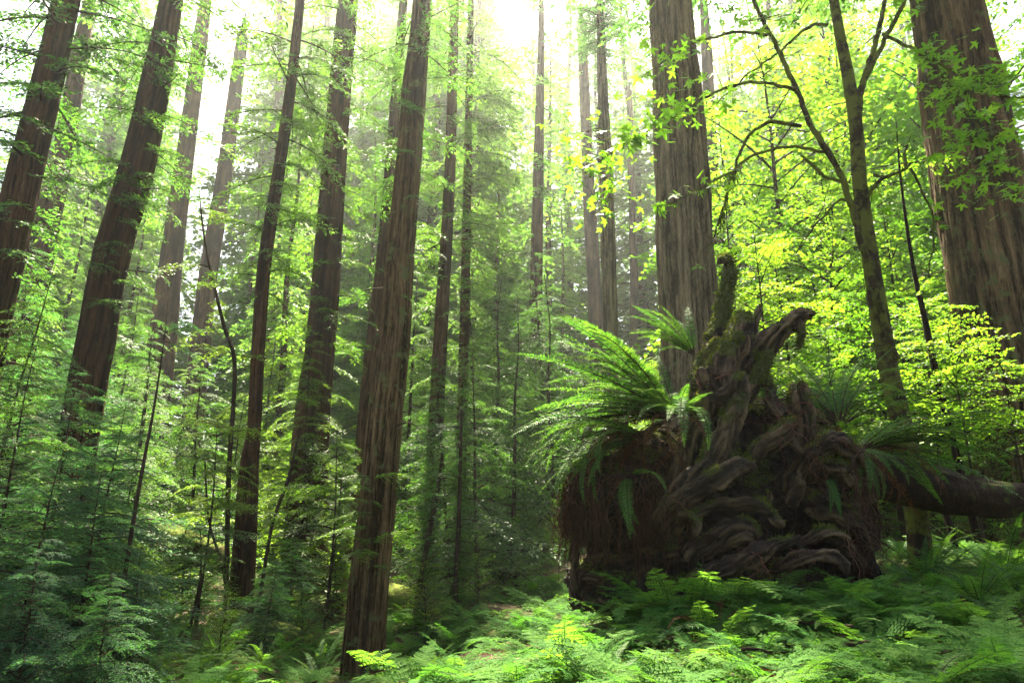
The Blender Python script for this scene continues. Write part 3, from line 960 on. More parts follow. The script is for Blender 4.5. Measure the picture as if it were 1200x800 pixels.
# ------------------------------------------------------------------ the uprooted stump
Y0 = 6.7
roots = [
    # (px, py, Y, radius px) chains
    [(842, 450, 7.0, 24), (843, 410, 7.0, 18), (846, 375, 7.0, 11), (852, 340, 7.0, 8.5), (857, 314, 7.0, 7), (853, 301, 6.98, 6.5), (844, 306, 6.93, 5)],
    [(834, 440, 7.0, 9), (838, 390, 7.02, 6), (845, 355, 7.03, 4), (848, 335, 7.03, 2)],
    [(786, 600, 6.75, 13), (800, 560, 6.62, 15), (814, 520, 6.55, 16), (830, 475, 6.5, 16), (845, 430, 6.52, 15), (861, 393, 6.6, 12), (870, 366, 6.65, 7)],
    [(800, 600, 6.9, 12), (806, 540, 6.8, 14), (815, 480, 6.75, 14), (828, 430, 6.75, 12), (846, 400, 6.75, 9)],
    [(850, 440, 6.75, 14), (868, 402, 6.72, 12), (880, 366, 6.75, 4)],
    [(868, 425, 6.9, 13), (882, 385, 6.95, 7), (891, 358, 6.95, 3)],
    [(866, 455, 6.85, 20), (885, 420, 6.72, 15), (908, 397, 6.65, 13), (926, 379, 6.6, 9), (940, 367, 6.58, 7), (953, 369, 6.55, 4)],
    [(932, 374, 6.6, 7), (938, 388, 6.58, 7), (938, 408, 6.58, 3)],
    [(872, 470, 6.7, 10), (890, 440, 6.6, 10), (900, 415, 6.62, 8)],
    [(822, 436, 6.5, 9), (830, 457, 6.42, 8), (842, 467, 6.36, 8), (855, 460, 6.32, 8), (862, 447, 6.30, 10), (872, 441, 6.36, 7)],
    [(868, 447, 6.36, 11), (862, 475, 6.33, 13), (846, 508, 6.33, 14), (830, 535, 6.33, 16), (812, 560, 6.36, 15), (792, 586, 6.45, 14), (772, 612, 6.6, 10)],
    [(858, 500, 6.42, 10), (850, 530, 6.36, 12), (836, 560, 6.34, 11), (815, 590, 6.4, 10), (800, 625, 6.5, 8)],
    [(766, 608, 6.5, 8), (790, 590, 6.3, 11), (815, 575, 6.2, 13), (842, 561, 6.12, 14), (864, 551, 6.07, 13), (882, 545, 6.05, 9)],
    [(785, 622, 6.45, 6), (812, 603, 6.25, 8), (840, 592, 6.18, 7), (866, 590, 6.15, 8), (890, 593, 6.08, 9), (905, 602, 6.0, 7), (918, 615, 5.95, 3)],
    [(895, 594, 6.1, 7), (903, 582, 6.04, 5), (901, 574, 6.0, 2.5)],
    [(796, 604, 6.25, 5), (810, 606, 6.15, 5), (818, 616, 6.1, 4), (812, 628, 6.08, 2)],
    [(952, 560, 6.75, 15), (948, 515, 6.65, 12), (942, 478, 6.62, 10), (940, 455, 6.62, 8), (935, 450, 6.62, 4)],
    [(938, 510, 6.8, 10), (926, 478, 6.85, 8), (931, 452, 6.85, 4)],
    [(862, 555, 6.5, 10), (880, 538, 6.34, 12), (900, 521, 6.24, 12), (918, 508, 6.18, 10), (932, 494, 6.18, 6)],
    [(920, 500, 6.3, 6), (928, 520, 6.2, 6), (938, 534, 6.15, 4)],
    [(918, 575, 6.45, 12), (938, 548, 6.28, 13), (958, 524, 6.22, 12), (974, 514, 6.22, 11), (990, 524, 6.36, 12), (1003, 548, 6.55, 14), (1012, 585, 6.7, 12)],
    [(960, 545, 6.3, 8), (985, 548, 6.35, 9), (998, 575, 6.45, 9), (1000, 615, 6.55, 7)],
    [(912, 490, 6.7, 13), (902, 458, 6.78, 9), (894, 432, 6.82, 5)],
    [(800, 688, 6.4, 9), (828, 674, 6.2, 12), (860, 660, 6.06, 13), (892, 646, 5.98, 11), (920, 634, 5.95, 7), (938, 628, 5.95, 3)],
    [(806, 655, 6.4, 12), (836, 634, 6.26, 17), (862, 624, 6.22, 18), (888, 632, 6.26, 13)],
    [(900, 672, 6.15, 5), (925, 658, 5.99, 7), (948, 651, 5.93, 7), (970, 650, 5.95, 7), (986, 661, 6.05, 7), (994, 690, 6.2, 6)],
    [(955, 590, 6.42, 13), (985, 600, 6.45, 14), (1006, 625, 6.6, 13), (1018, 665, 6.8, 12), (1022, 712, 6.9, 10)],
    [(926, 590, 6.35, 9), (938, 566, 6.24, 8), (935, 556, 6.18, 3)],
    [(930, 640, 6.3, 8), (960, 625, 6.25, 9), (985, 632, 6.3, 8), (1004, 660, 6.5, 7)],
    [(690, 648, 7.05, 9), (735, 655, 6.95, 10), (800, 650, 6.7, 12)],
    [(678, 676, 7.08, 6), (735, 684, 6.98, 10), (810, 688, 6.7, 12)],
    [(684, 706, 7.1, 8), (745, 714, 6.95, 12), (820, 713, 6.7, 13)],
    [(676, 600, 7.0, 8), (672, 650, 6.98, 6), (675, 712, 6.98, 7)],
]
blobs = [  # centre px, py, Y, half sizes in px, px and metres
    (850, 610, 7.12, 145, 90, .60), (905, 535, 7.15, 85, 75, .52), (726, 588, 7.05, 76, 56, .66), (840, 490, 7.15, 36, 70, .45), (972, 610, 7.15, 55, 92, .5),
    (770, 560, 7.1, 55, 60, .5), (840, 690, 7.1, 160, 45, .75), (750, 690, 7.2, 85, 40, .5), (1000, 690, 7.3, 35, 50, .35), (800, 640, 6.95, 60, 60, .45)]


def noise_vec(p, f, a, seed):
    return np.stack([fbm(p * f + 31.7 * k, 3, seed + k * 11) - .5 for k in range(3)], 1) * a


def build_root_mass():
    base = P(845, 705, 6.7)
    base[2] = g1(base[0], base[1])
    mb = MB()
    segs, segs_id = [], []
    for ch in roots:
        pts = np.array([P(a, b, y) for a, b, y, r in ch])
        rad = np.array([r * mpp(b, y) for a, b, y, r in ch])
        q, rr = resample(pts, rad, .05)
        q = q + noise_vec(q, 2.2, .10, 3) * np.clip(rr / .1, .3, 1)[:, None]
        rr = rr * (.74 + .56 * fbm(q * 4.5, 3, 9))
        V, F = tube(q, rr, 12, True)
        mb.add(V, F)
        T_, A_, B_ = frames(q)
        arc = np.concatenate([[0], np.cumsum(np.linalg.norm(np.diff(q, axis=0), axis=1))])
        for k in range(len(q)):
            segs.append((q[k], T_[k], A_[k], B_[k], rr[k], arc[k], len(segs_id)))
        segs_id.append(1)
    import bmesh
    for a, b, y, hx, hz, hy in blobs:
        c = P(a, b, y)
        s = mpp(b, y)
        bm = bmesh.new()
        bmesh.ops.create_cube(bm, size=2)
        bmesh.ops.subdivide_edges(bm, edges=bm.edges[:], cuts=9, use_grid_fill=True)
        V = np.array([v.co[:] for v in bm.verts])
        F = np.array([[v.index for v in f.verts] for f in bm.faces])
        bm.free()
        V /= np.linalg.norm(V, axis=1)[:, None]
        V = V * [hx * s, hy, hz * s] + c
        V = V + noise_vec(V, 1.6, .28, 40) + [0, .14, 0]
        mb.add(V, F)
    V, F, _ = mb.arrays()
    me = mesh_np('tmp', V - base, F)
    o = link('tmp', me)
    md = o.modifiers.new('r', 'REMESH')
    md.mode = 'VOXEL'
    md.voxel_size = .016
    sm = o.modifiers.new('s', 'SMOOTH')
    sm.factor = .5
    sm.iterations = 3
    dg = bpy.context.evaluated_depsgraph_get()
    ev = o.evaluated_get(dg)
    m2 = bpy.data.meshes.new_from_object(ev)
    bpy.data.objects.remove(o)
    n = len(m2.vertices)
    V = np.empty(n * 3, np.float32)
    m2.vertices.foreach_get('co', V)
    V = V.reshape(-1, 3).astype(float)
    Nn = np.empty(n * 3, np.float32)
    m2.vertices.foreach_get('normal', Nn)
    Nn = Nn.reshape(-1, 3).astype(float)
    W = V + base
    mid = np.array([g_[0] for g_ in segs])
    rs = np.array([g_[4] for g_ in segs])
    best = np.zeros(n, int)
    bd = np.zeros(n)
    for i in range(0, n, 3000):
        dd = np.linalg.norm(W[i:i + 3000, None] - mid[None], axis=2) - rs[None]
        best[i:i + 3000] = dd.argmin(1)
        bd[i:i + 3000] = dd.min(1)
    Ts, As, Bs = (np.array([g_[k] for g_ in segs])[best] for k in (1, 2, 3))
    rel = W - mid[best]
    sl = np.array([g_[5] for g_ in segs])[best] + (rel * Ts).sum(1)
    cid = np.array([g_[6] for g_ in segs])[best]
    tw = sl * 1.1
    ca, sa = (rel * As).sum(1), (rel * Bs).sum(1)
    q = np.stack([ca * np.cos(tw) - sa * np.sin(tw) + cid * 3.7, ca * np.sin(tw) + sa * np.cos(tw), sl * .10], 1)
    q[:, :2] += noise_vec(W, 1.6, .16, 70)[:, :2]
    g = np.clip(np.abs(2 * noise3(q * 10, 80) - 1) * 1.5, 0, 1) ** .7
    g2 = np.clip(np.abs(2 * noise3(q * 26, 90) - 1) * 1.5, 0, 1) ** .7
    lump = fbm(W * 4.5, 3, 60) - .5
    soil = np.clip((bd - .015) / .05, 0, 1)
    patch = np.clip((fbm(W * 3.4, 3, 61) - .56) * 6 + np.clip((P(850, 610, 6.4)[2] - W[:, 2]) * .7, -.5, .45), 0, 1)
    soil = np.maximum(soil, patch * .9)
    rough = fbm(W * 16, 4, 66) - .5
    rot = np.clip((fbm(W * 7, 3, 62) - .56) * 8, 0, 1)
    disp = (1 - soil) * ((g - .6) * .036 + (g2 - .5) * .020) + lump * .05 + soil * (rough * .16 - .02) - rot * .022 + (fbm(W * 34, 2, 68) - .5) * .022
    V2 = V + Nn * disp[:, None]
    m2.vertices.foreach_set('co', V2.astype(np.float32).ravel())
    mossn = fbm(W * 3.2, 4, 120)
    high = np.clip((W[:, 2] - P(850, 520, 6.6)[2]) / .8, -.5, 1)
    moss = np.clip((Nn[:, 2] * .55 + high * .25 + (mossn - .5) * 2.4 - .20) * 4, 0, 1)
    grain = .55 * g + .45 * g2
    for k, v in (('grain', grain), ('moss', moss), ('soil', soil * .85)):
        at = m2.attributes.new(k, 'FLOAT', 'POINT')
        at.data.foreach_set('value', np.asarray(v, np.float32))
    at = m2.attributes.new('fibre', 'FLOAT_VECTOR', 'POINT')
    at.data.foreach_set('vector', np.asarray(q, np.float32).ravel())
    m2.polygons.foreach_set('use_smooth', np.ones(len(m2.polygons), bool))
    m2.materials.clear()
    m2.materials.append(M['wood'])
    m2.update()
    m2.name = 'root_mass'
    root = thing('uprooted_stump', 'huge dark upturned root mass with gnarled mossy roots on the fern mound', 'uprooted stump', base)
    link('root_mass', m2, root)
    # thin roots creeping over the soil
    from mathutils.kdtree import KDTree
    r = np.random.default_rng(19)
    front = np.nonzero((Nn[:, 1] < .1) & (soil > .15))[0]
    kd = KDTree(len(V2))
    for i_, v in enumerate(V2):
        kd.insert(v, i_)
    kd.balance()
    cen = P(870, 560, 6.9) - base
    tb = MB()
    for _ in range(190):
        p = V2[r.choice(front)].copy()
        d = p - cen + r.normal(0, .5, 3)
        d /= np.linalg.norm(d)
        path, nr = [p], r.uniform(.005, .022)
        for st in range(int(r.integers(7, 16))):
            d = d + r.normal(0, .38, 3) + [0, 0, -.12]
            d /= np.linalg.norm(d)
            p2 = p + d * .07
            co, idx, _d = kd.find(p2)
            nn = Nn[idx]
            p2 = np.array(co) * .75 + p2 * .25 + nn * nr * .9
            if np.linalg.norm(p2 - p) < .02:
                break
            path.append(p2)
            p = p2
        if len(path) < 4:
            continue
        q_, rr_ = resample(path, np.linspace(nr, .003, len(path)), .03)
        Vt, Ft = tube(q_, rr_ * (.8 + .4 * r.random(len(rr_))), 6, True)
        tb.add(Vt, Ft)
    tag(link('thin_roots', tb.mesh('thin_roots', [M['twig']], True), root), kind='stuff')
    # moss tufts
    r = np.random.default_rng(8)
    k = np.nonzero(moss > .55)[0]
    k = r.choice(k, min(len(k) * 2, 26000))
    dirn = Nn[k] + r.normal(0, .55, (len(k), 3)) + [0, 0, -.15]
    l = r.uniform(.015, .045, len(k))
    Vm, Fm = leaf_quads(V2[k] - Nn[k] * .004, dirn, r.normal(0, 1, (len(k), 3)), l, l * .35)
    tag(link('moss', mesh_np('moss', Vm, Fm, [M['moss_blade']]), root), kind='stuff')
    return root, base, V2 + base, Nn


STUMP, SB, SV, SN = build_root_mass()


def strands(name, starts, r, fall, rad=(.003, .0085), outward=None):
    """hair-like roots hanging from given points (world), part of the stump"""
    mb = MB()
    n = 9
    for p in starts:
        cl = float(noise3([[p[0] * 7, p[1] * 7, p[2] * 2]], 44)[0])
        if r.random() > .35 + cl * 1.1:
            continue
        L = fall * (.12 + 1.5 * cl ** 2.2) * r.uniform(.4, 1.3)
        t = np.linspace(0, 1, n)
        o = outward(p) if outward is not None else np.zeros(3)
        w = r.normal(0, .075, 2)
        ph = r.uniform(0, 6.28, 2)
        q = np.stack([p[0] + o[0] * np.minimum(1, t * 2.2) + w[0] * t * np.sin(t * 5 + ph[0]) + .012 * np.sin(t * 14 + ph[1]),
                      p[1] + o[1] * np.minimum(1, t * 2.2) + w[1] * t * np.sin(t * 4 + ph[1]),
                      p[2] + .03 * np.sin(t * PI) - L * t ** 1.25], 1)
        rr = np.linspace(r.uniform(*rad), .0012, n)
        V, F = tube(q - SB, rr, 3, False)
        mb.add(V, F)
    o = tag(link(name, mb.mesh(name, [M['rootlet']], True), STUMP), kind='stuff')
    return o


SR = np.random.default_rng(33)


def pick(n, x0, x1, y0, y1, front=True):
    """vertices of the root mass that look out at the given window of the photograph"""
    d = SV - CAM
    dep = d @ _f
    px = 600 + 800 * (d @ _r) / dep
    py = 400 - 800 * (d @ _u) / dep
    k = np.nonzero((px > x0) & (px < x1) & (py > y0) & (py < y1) & (SN[:, 1] < .25 if front else SN[:, 1] < 9))[0]
    return SV[SR.choice(k, n)] if len(k) else np.zeros((0, 3))


def outw(p):
    return np.array([SR.normal(0, .05), SR.uniform(-.13, -.02), 0])


strands('hanging_rootlets', np.vstack([pick(700, 645, 775, 525, 610), pick(400, 655, 790, 510, 570), pick(200, 640, 680, 535, 640)]), SR, .75, outward=outw)
strands('hanging_rootlets', pick(260, 755, 800, 490, 590), SR, .95, outward=outw)
strands('hanging_rootlets', np.vstack([pick(230, 985, 1040, 530, 640), pick(90, 930, 1000, 500, 560)]), SR, .55, outward=outw)
strands('hanging_rootlets', np.vstack([pick(120, 805, 840, 395, 470), pick(150, 880, 960, 450, 520), pick(60, 850, 960, 640, 670)]), SR, .28, outward=outw)

# ------------------------------------------------------------------ logs
def log(label, ends, mat, ridges=14, amp=.24, seg=28, name='fallen_log'):
    pts = np.array([e[0] for e in ends])
    rad = np.array([e[1] for e in ends])
    c = pts.mean(0)
    q, rr = resample(pts, rad, .1)
    q = q + noise_vec(q, .9, .12, int(c[0] * 7) + 50)

    def fn(th, p, r_):
        A, T = np.meshgrid(th, np.arange(len(p)) * .1)
        k = ridges / 6.28
        z = np.stack([np.cos(A) * k, np.sin(A) * k, T * .5], -1).reshape(-1, 3)
        ri = 1 - np.abs(2 * noise3(z, 5) - 1)
        return (1 + amp * (ri - .6) + .5 * (fbm(z * [.3, .3, 1.2], 4, 8) - .5)).reshape(A.shape)
    V, F = tube(q, rr, seg, True, fn)
    me = mesh_np(name, V - c, F, [M[mat]], smooth=True)
    o = link(name, me, None, c)
    tag(o, label, 'log')
    return o, q, rr


M['log_dark'] = bark_mat('dark_log_bark', (.007, .005, .003), (.026, .017, .011), (.075, .048, .030), scale=10, stretch=.5, moss=(.05, .065, .015), moss_amt=.25, furrow=False)
M['log_moss'] = bark_mat('mossy_log_bark', (.018, .012, .008), (.060, .042, .026), (.110, .080, .050), scale=8, stretch=.5, moss=(.085, .115, .018), moss_amt=.7, furrow=False)
M['log_pale'] = bark_mat('pale_log_wood', (.030, .020, .012), (.095, .070, .042), (.190, .150, .098), scale=16, stretch=.5, bump=.9, moss=(.06, .08, .016), moss_amt=0.6, furrow=False)
log('dark fallen log running right from behind the root mass', [(P(960, 545, 7.6), .24), (P(1060, 562, 7.9), .22), (P(1130, 578, 8.1), .20), (P(1200, 588, 8.4), .19), (P(1300, 600, 8.8), .18)], 'log_dark', ridges=9, amp=.45, seg=40)
log('mossy log lying below the sunlit patch on the left', [(P(110, 615, 17), .35), (P(190, 632, 16.5), .33), (P(260, 655, 16), .3)], 'log_moss')
log('mossy log at the foot of the slender trunk', [(P(255, 730, 15.2), .26), (P(320, 745, 14.5), .3), (P(400, 790, 13.2), .3)], 'log_moss')
log('pale thin log leaning on the bank right of the slender trunk', [(P(300, 727, 15), .09), (P(345, 742, 14.8), .10), (P(380, 748, 14.6), .08)], 'log_pale')
log('mossy log lying in shade right of the central trunk', [(P(455, 700, 16), .28), (P(520, 722, 14.5), .3), (P(570, 740, 13.5), .28)], 'log_moss')
log('dark thin log on the slope behind the ferns at centre', [(P(575, 665, 17), .16), (P(640, 690, 15.5), .17), (P(668, 700, 14.5), .15)], 'log_dark')
log('pale weathered log end at the bottom right edge', [(P(1085, 826, 3.75), .085), (P(1125, 816, 3.65), .10), (P(1170, 825, 3.5), .105), (P(1230, 860, 3.3), .10)], 'log_pale', amp=.2)
log('brown weathered root hump at the foot of the central trunk', [(P(340, 800, 12.6), .16), (P(375, 795, 12.4), .22), (P(405, 800, 12.2), .18)], 'log_dark', amp=.3)
log('reddish brown decayed log end in the sunlit clearing at right', [(P(1120, 640, 15), .42), (P(1165, 632, 15.4), .46), (P(1215, 640, 16), .42)], 'log_pale', amp=.25)

for k, (px, py, Y) in enumerate(((700, 775, 5.2), (765, 745, 5.6), (905, 735, 5.4), (985, 760, 4.8), (640, 790, 5.6), (1050, 735, 6.2), (330, 790, 10.5), (850, 790, 4.3))):
    b = P(px, py, Y)
    a = SR.uniform(0, 3.14)
    L = SR.uniform(.5, 1.3)
    pts = [np.array([b[0] + math.cos(a) * L * t, b[1] + math.sin(a) * L * t, 0]) for t in (-.5, -.15, .2, .5)]
    pts = np.array([[x, y, g1(x, y) + .05 + SR.uniform(0, .10)] for x, y, _ in pts])
    q, rr = resample(pts - b, [.014, .012, .010, .004], .06)
    q = q + noise_vec(q, 5, .05, 60 + k)
    V, F = tube(q, rr, 6, True)
    o = link('fallen_branch', mesh_np('fallen_branch', V, F, [M['twig']], smooth=True), None, b)
    tag(o, 'bare brown fallen branch lying among the ferns', 'branch', 'fallen branches among the ferns')

# ------------------------------------------------------------------ the mossy maple
def maple_leaf_mesh():
    pts = []
    lobes = [(-125, .42), (-62, .85), (0, 1.0), (62, .85), (125, .42)]
    V = [(0, 0, 0)]
    for k, (a, l) in enumerate(lobes):
        for da, ll in ((-20, .50), (-9, .80), (0, 1.0), (9, .80), (20, .50)):
            aa = R(a + da * (1 if l > .5 else .8))
            V.append((math.cos(aa) * l * ll, math.sin(aa) * l * ll, -.12 * (l * ll) ** 2 + .05 * abs(math.sin(aa))))
        if k < 4:
            aa = R((a + lobes[k + 1][0]) / 2)
            V.append((math.cos(aa) * .30, math.sin(aa) * .30, 0))
    V = np.array(V)
    n = len(V)
    F = [[0, k, k + 1, k + 2] for k in range(1, n - 2, 2)]
    return V + [.12, 0, 0], np.array(F)


ML_V, ML_F = maple_leaf_mesh()


def maple_leaves(mb, pts, size, r, droop=.5):
    for p in pts:
        s = size * r.uniform(.6, 1.2)
        V = roty(rotx(ML_V * s, r.normal(0, .5)), -r.uniform(0, droop) + r.normal(0, .25))
        mb.add(rotz(V, r.uniform(0, 6.28)) + p, ML_F, 0)


MR = np.random.default_rng(4)


def maple():
    Ym = 8.6
    mk = [(1076, 660, 36), (1074, 600, 33), (1062, 520, 31), (1043, 440, 29), (1031, 370, 27), (1020, 300, 24), (1008, 220, 21), (1003, 150, 20), (994, 90, 18), (984, 40, 15), (974, -20, 13), (960, -120, 9), (940, -230, 4)]
    base, pts, rad = pix_axis([(a, b, w * .76) for a, b, w in mk], Ym, top=0)
    root = thing('maple_tree', 'slim mossy maple with arching bare branches and bright lobed leaves', 'tree', base)
    link('trunk', trunk_mesh('trunk', pts, rad, M['bark_mossy'], 901, 32, .07, 14, .10, .25, .6), root)
    br = [
        [(1004, 150, 14, 0), (1008, 115, 12, 0), (1018, 75, 10, .1), (1030, 35, 9, .2), (1042, -30, 7, .3), (1050, -120, 4, .4)],
        [(1006, 110, 9, 0), (1030, 60, 8, -.1), (1058, 5, 7, -.2), (1090, -60, 4, -.3)],
        [(1050, 420, 13, -.1), (1030, 355, 13, -.2), (1005, 270, 11, -.3), (985, 205, 10, -.35), (955, 155, 9, -.4), (933, 105, 8, -.45), (905, 45, 7, -.5), (878, -10, 6, -.55), (850, -70, 3, -.6)],
        [(934, 106, 6, -.45), (895, 97, 5, -.6), (850, 103, 4.5, -.8), (800, 130, 4, -1.0), (765, 152, 3.2, -1.1), (735, 168, 2.4, -1.2), (700, 190, 1.5, -1.2)],
        [(938, 148, 6.5, -.4), (905, 143, 6, -.5), (878, 160, 5, -.6), (858, 205, 4, -.7), (846, 245, 3, -.7), (834, 285, 2, -.7)],
        [(966, 178, 5, -.38), (925, 172, 5, -.5), (885, 182, 4.5, -.65), (850, 205, 4, -.8), (812, 225, 3, -.9), (770, 243, 2, -1)],
        [(970, 28, 6, 0), (950, 30, 5.5, -.2), (920, 55, 4, -.3), (880, 85, 3, -.5), (840, 120, 2, -.6)],
        [(900, 42, 5, -.5), (865, 38, 4.5, -.6), (830, 45, 4, -.7), (795, 60, 3, -.8), (752, 92, 1.5, -.9)],
        [(990, 215, 6, -.3), (965, 205, 5.5, -.5), (940, 184, 4, -.6)],
        [(1010, 240, 5, 0), (985, 235, 4, -.3), (960, 260, 3, -.4), (935, 290, 2, -.5)],
        [(1035, 40, 6, -.2), (1075, 60, 5, -.5), (1120, 85, 4, -.7), (1165, 110, 3, -.8), (1210, 118, 2, -.9)],
        [(1090, 68, 4, -.6), (1112, 100, 3.5, -.7), (1140, 140, 3, -.8), (1165, 180, 2, -.8)],
        [(1026, 205, 6, 0), (1040, 206, 6, -.2), (1058, 200, 5, -.3), (1066, 192, 4, -.3)],
        [(1066, 198, 4, -.3), (1082, 225, 3.5, -.3), (1094, 260, 3, -.3), (1092, 300, 2.4, -.3), (1086, 325, 1.6, -.3)],
        [(1012, 235, 6, -.1), (1030, 212, 6, -.2), (1042, 204, 5, -.2)],
        [(1060, 200, 5, -.3), (1062, 170, 3, -.3)],
    ]
    tips, twigs = [], []
    for ch in br:
        q = np.array([P(a, b, Ym + d) for a, b, w, d in ch]) - base
        rr = np.array([w * .34 * mpp(b, Ym) for a, b, w, d in ch])
        q, rr = resample(q, rr, .05)
        q = q + noise_vec(q, 4.5, .075, 17)
        rr = rr * (.75 + .5 * fbm(q * 14, 2, 3))
        for _ in range(7):
            twigs.append(q[MR.integers(len(q) // 3, len(q))])
        V, F = tube(q, rr, 8, True)
        link('branch', mesh_np('branch', V, F, [M['bark_mossy']], smooth=True), root)
        tips.append(q)
    # moss beards under the branches
    mb = MB()
    for q, n in ((tips[4], 90), (tips[5], 50), (tips[3], 30), (tips[13], 20), (tips[8], 14), (tips[2], 40)):
        for _ in range(n):
            p = q[MR.integers(len(q) // 2, len(q))]
            l = MR.uniform(.04, .28 if n > 40 else .12)
            t = np.linspace(0, 1, 5)[:, None]
            c = p + t * np.array([MR.normal(0, .05), MR.normal(0, .05), -l]) + MR.normal(0, .012, (5, 3)) * t
            V, F = tube(c, np.linspace(.008, .003, 5) * MR.uniform(.5, 1.2), 3, False)
            mb.add(V, F)
    tag(link('moss', mb.mesh('moss', [M['moss_blade']]), root), kind='stuff')
    lv = MB()
    tw = MB()
    for q, n, sp, s in ((tips[3][int(len(tips[3]) * .55):], 70, .13, .13), (tips[5][int(len(tips[5]) * .6):], 26, .12, .12), (tips[7][int(len(tips[7]) * .5):], 22, .14, .12), (tips[6][len(tips[6]) // 2:], 10, .14, .12),
                        (tips[10][len(tips[10]) // 3:], 70, .26, .13), (tips[11], 60, .25, .13), (tips[13], 12, .12, .11), (tips[1][len(tips[1]) // 2:], 30, .3, .13), (tips[0][len(tips[0]) // 2:], 24, .3, .13)):
        idx = MR.integers(0, len(q), n)
        off = MR.normal(0, sp, (n, 3)) * [1, 1, .55]
        pp = q[idx] + off
        maple_leaves(lv, pp, s, MR)
        for a, b in zip(q[idx], pp):
            V, F = tube(np.array([a, (a + b) / 2 + [0, 0, .02], b]), [.003, .0025, .0015], 3, False)
            tw.add(V, F)
    # side sprays in front of the broad grey trunk and of the massive right trunk
    for (px, py, Y, n, sx, sz) in ((705, 160, 7.4, 34, .30, .10), (690, 205, 7.4, 26, .22, .08), (700, 238, 7.3, 20, .2, .06), (770, 130, 7.5, 16, .22, .14), (760, 50, 7.6, 10, .2, .2), (1150, 95, 7.7, 26, .35, .12), (1110, 115, 7.8, 24, .3, .12),
                                   (1150, 160, 7.7, 34, .32, .12), (1135, 190, 7.8, 26, .3, .10), (1175, 205, 7.7, 26, .3, .1), (1100, 60, 7.9, 14, .3, .1), (1160, 235, 7.8, 18, .25, .08), (810, 110, 7.6, 12, .25, .1), (890, 20, 7.9, 30, .5, .15)):
        c = P(px, py, Y) - base
        n = int(n * 1.4)
        pp = c + MR.normal(0, 1, (n, 3)) * [sx, .25, sz]
        maple_leaves(lv, pp, .108, MR)
        for b in pp[::2]:
            a = c + MR.normal(0, .3, 3) * [sx, .2, sz]
            V, F = tube(np.array([a, (a + b) / 2 + [0, 0, .02], b]), [.004, .003, .0015], 3, False)
            tw.add(V, F)
    for p in twigs:
        d = MR.normal(0, 1, 3) * [1, .5, .7]
        d /= np.linalg.norm(d)
        L = MR.uniform(.12, .5)
        qt = np.array([p, p + d * L * .5 + MR.normal(0, .03, 3), p + d * L + MR.normal(0, .05, 3) - [0, 0, .06]])
        V, F = tube(qt, [.006, .0045, .002], 4, True)
        tw.add(V, F)
        if MR.random() < .35:
            maple_leaves(lv, [qt[2] + MR.normal(0, .03, 3) for _ in range(3)], .10, MR)
    V, F, _ = tw.arrays()
    lv.add(V, F, 1)
    link('crown', lv.mesh('crown', [M['maple'], M['bark_mossy']]), root)


maple()

# ------------------------------------------------------------------ ferns
FN = np.random.default_rng(91)


def frond_sword(r, bend, dead=False):
    """unit long frond along +x, arching down"""
    mb = MB()
    n = 14
    t = np.linspace(0, 1, n)
    ang = -bend * t ** 1.3
    dx = np.cumsum(np.cos(ang)) / n
    dz = np.cumsum(np.sin(ang)) / n
    yy = r.uniform(-.08, .08) * t ** 2
    ax = np.stack([dx, yy, dz], 1)
    V, F = tube(ax, np.linspace(.006, .0015, n), 3, False)
    mb.add(V, F, 1)
    k = 58
    q = np.linspace(.10, .985, k)
    prof = np.clip(np.minimum(q * 5.5, 1) * (1 - q ** 2.6) ** .8, .05, 1) * .088
    B = np.stack([np.interp(q, t, ax[:, i]) for i in range(3)], 1)
    aq = np.interp(q, t, ang)
    Ts = np.stack([np.cos(aq), 0 * q, np.sin(aq)], 1)
    Un = np.stack([-np.sin(aq), 0 * q, np.cos(aq)], 1)
    for s in (-1, 1):
        keep = r.random(k) > (.25 if dead else .03)
        tilt = r.normal(.02 if not dead else -.5, .12 if not dead else .45, k)[:, None]
        D = Ts * r.uniform(.22, .42, (k, 1)) + np.array([[0, s, 0]]) + Un * tilt
        NN = Un + r.normal(0, .12, (k, 3))
        V, F = leaf_quads(B[keep], D[keep], NN[keep], prof[keep] * r.uniform(.85, 1.1, keep.sum()) * (.8 if dead else 1), .0125 if not dead else .009, .22, .2)
        mb.add(V, F, 0)
    return mb


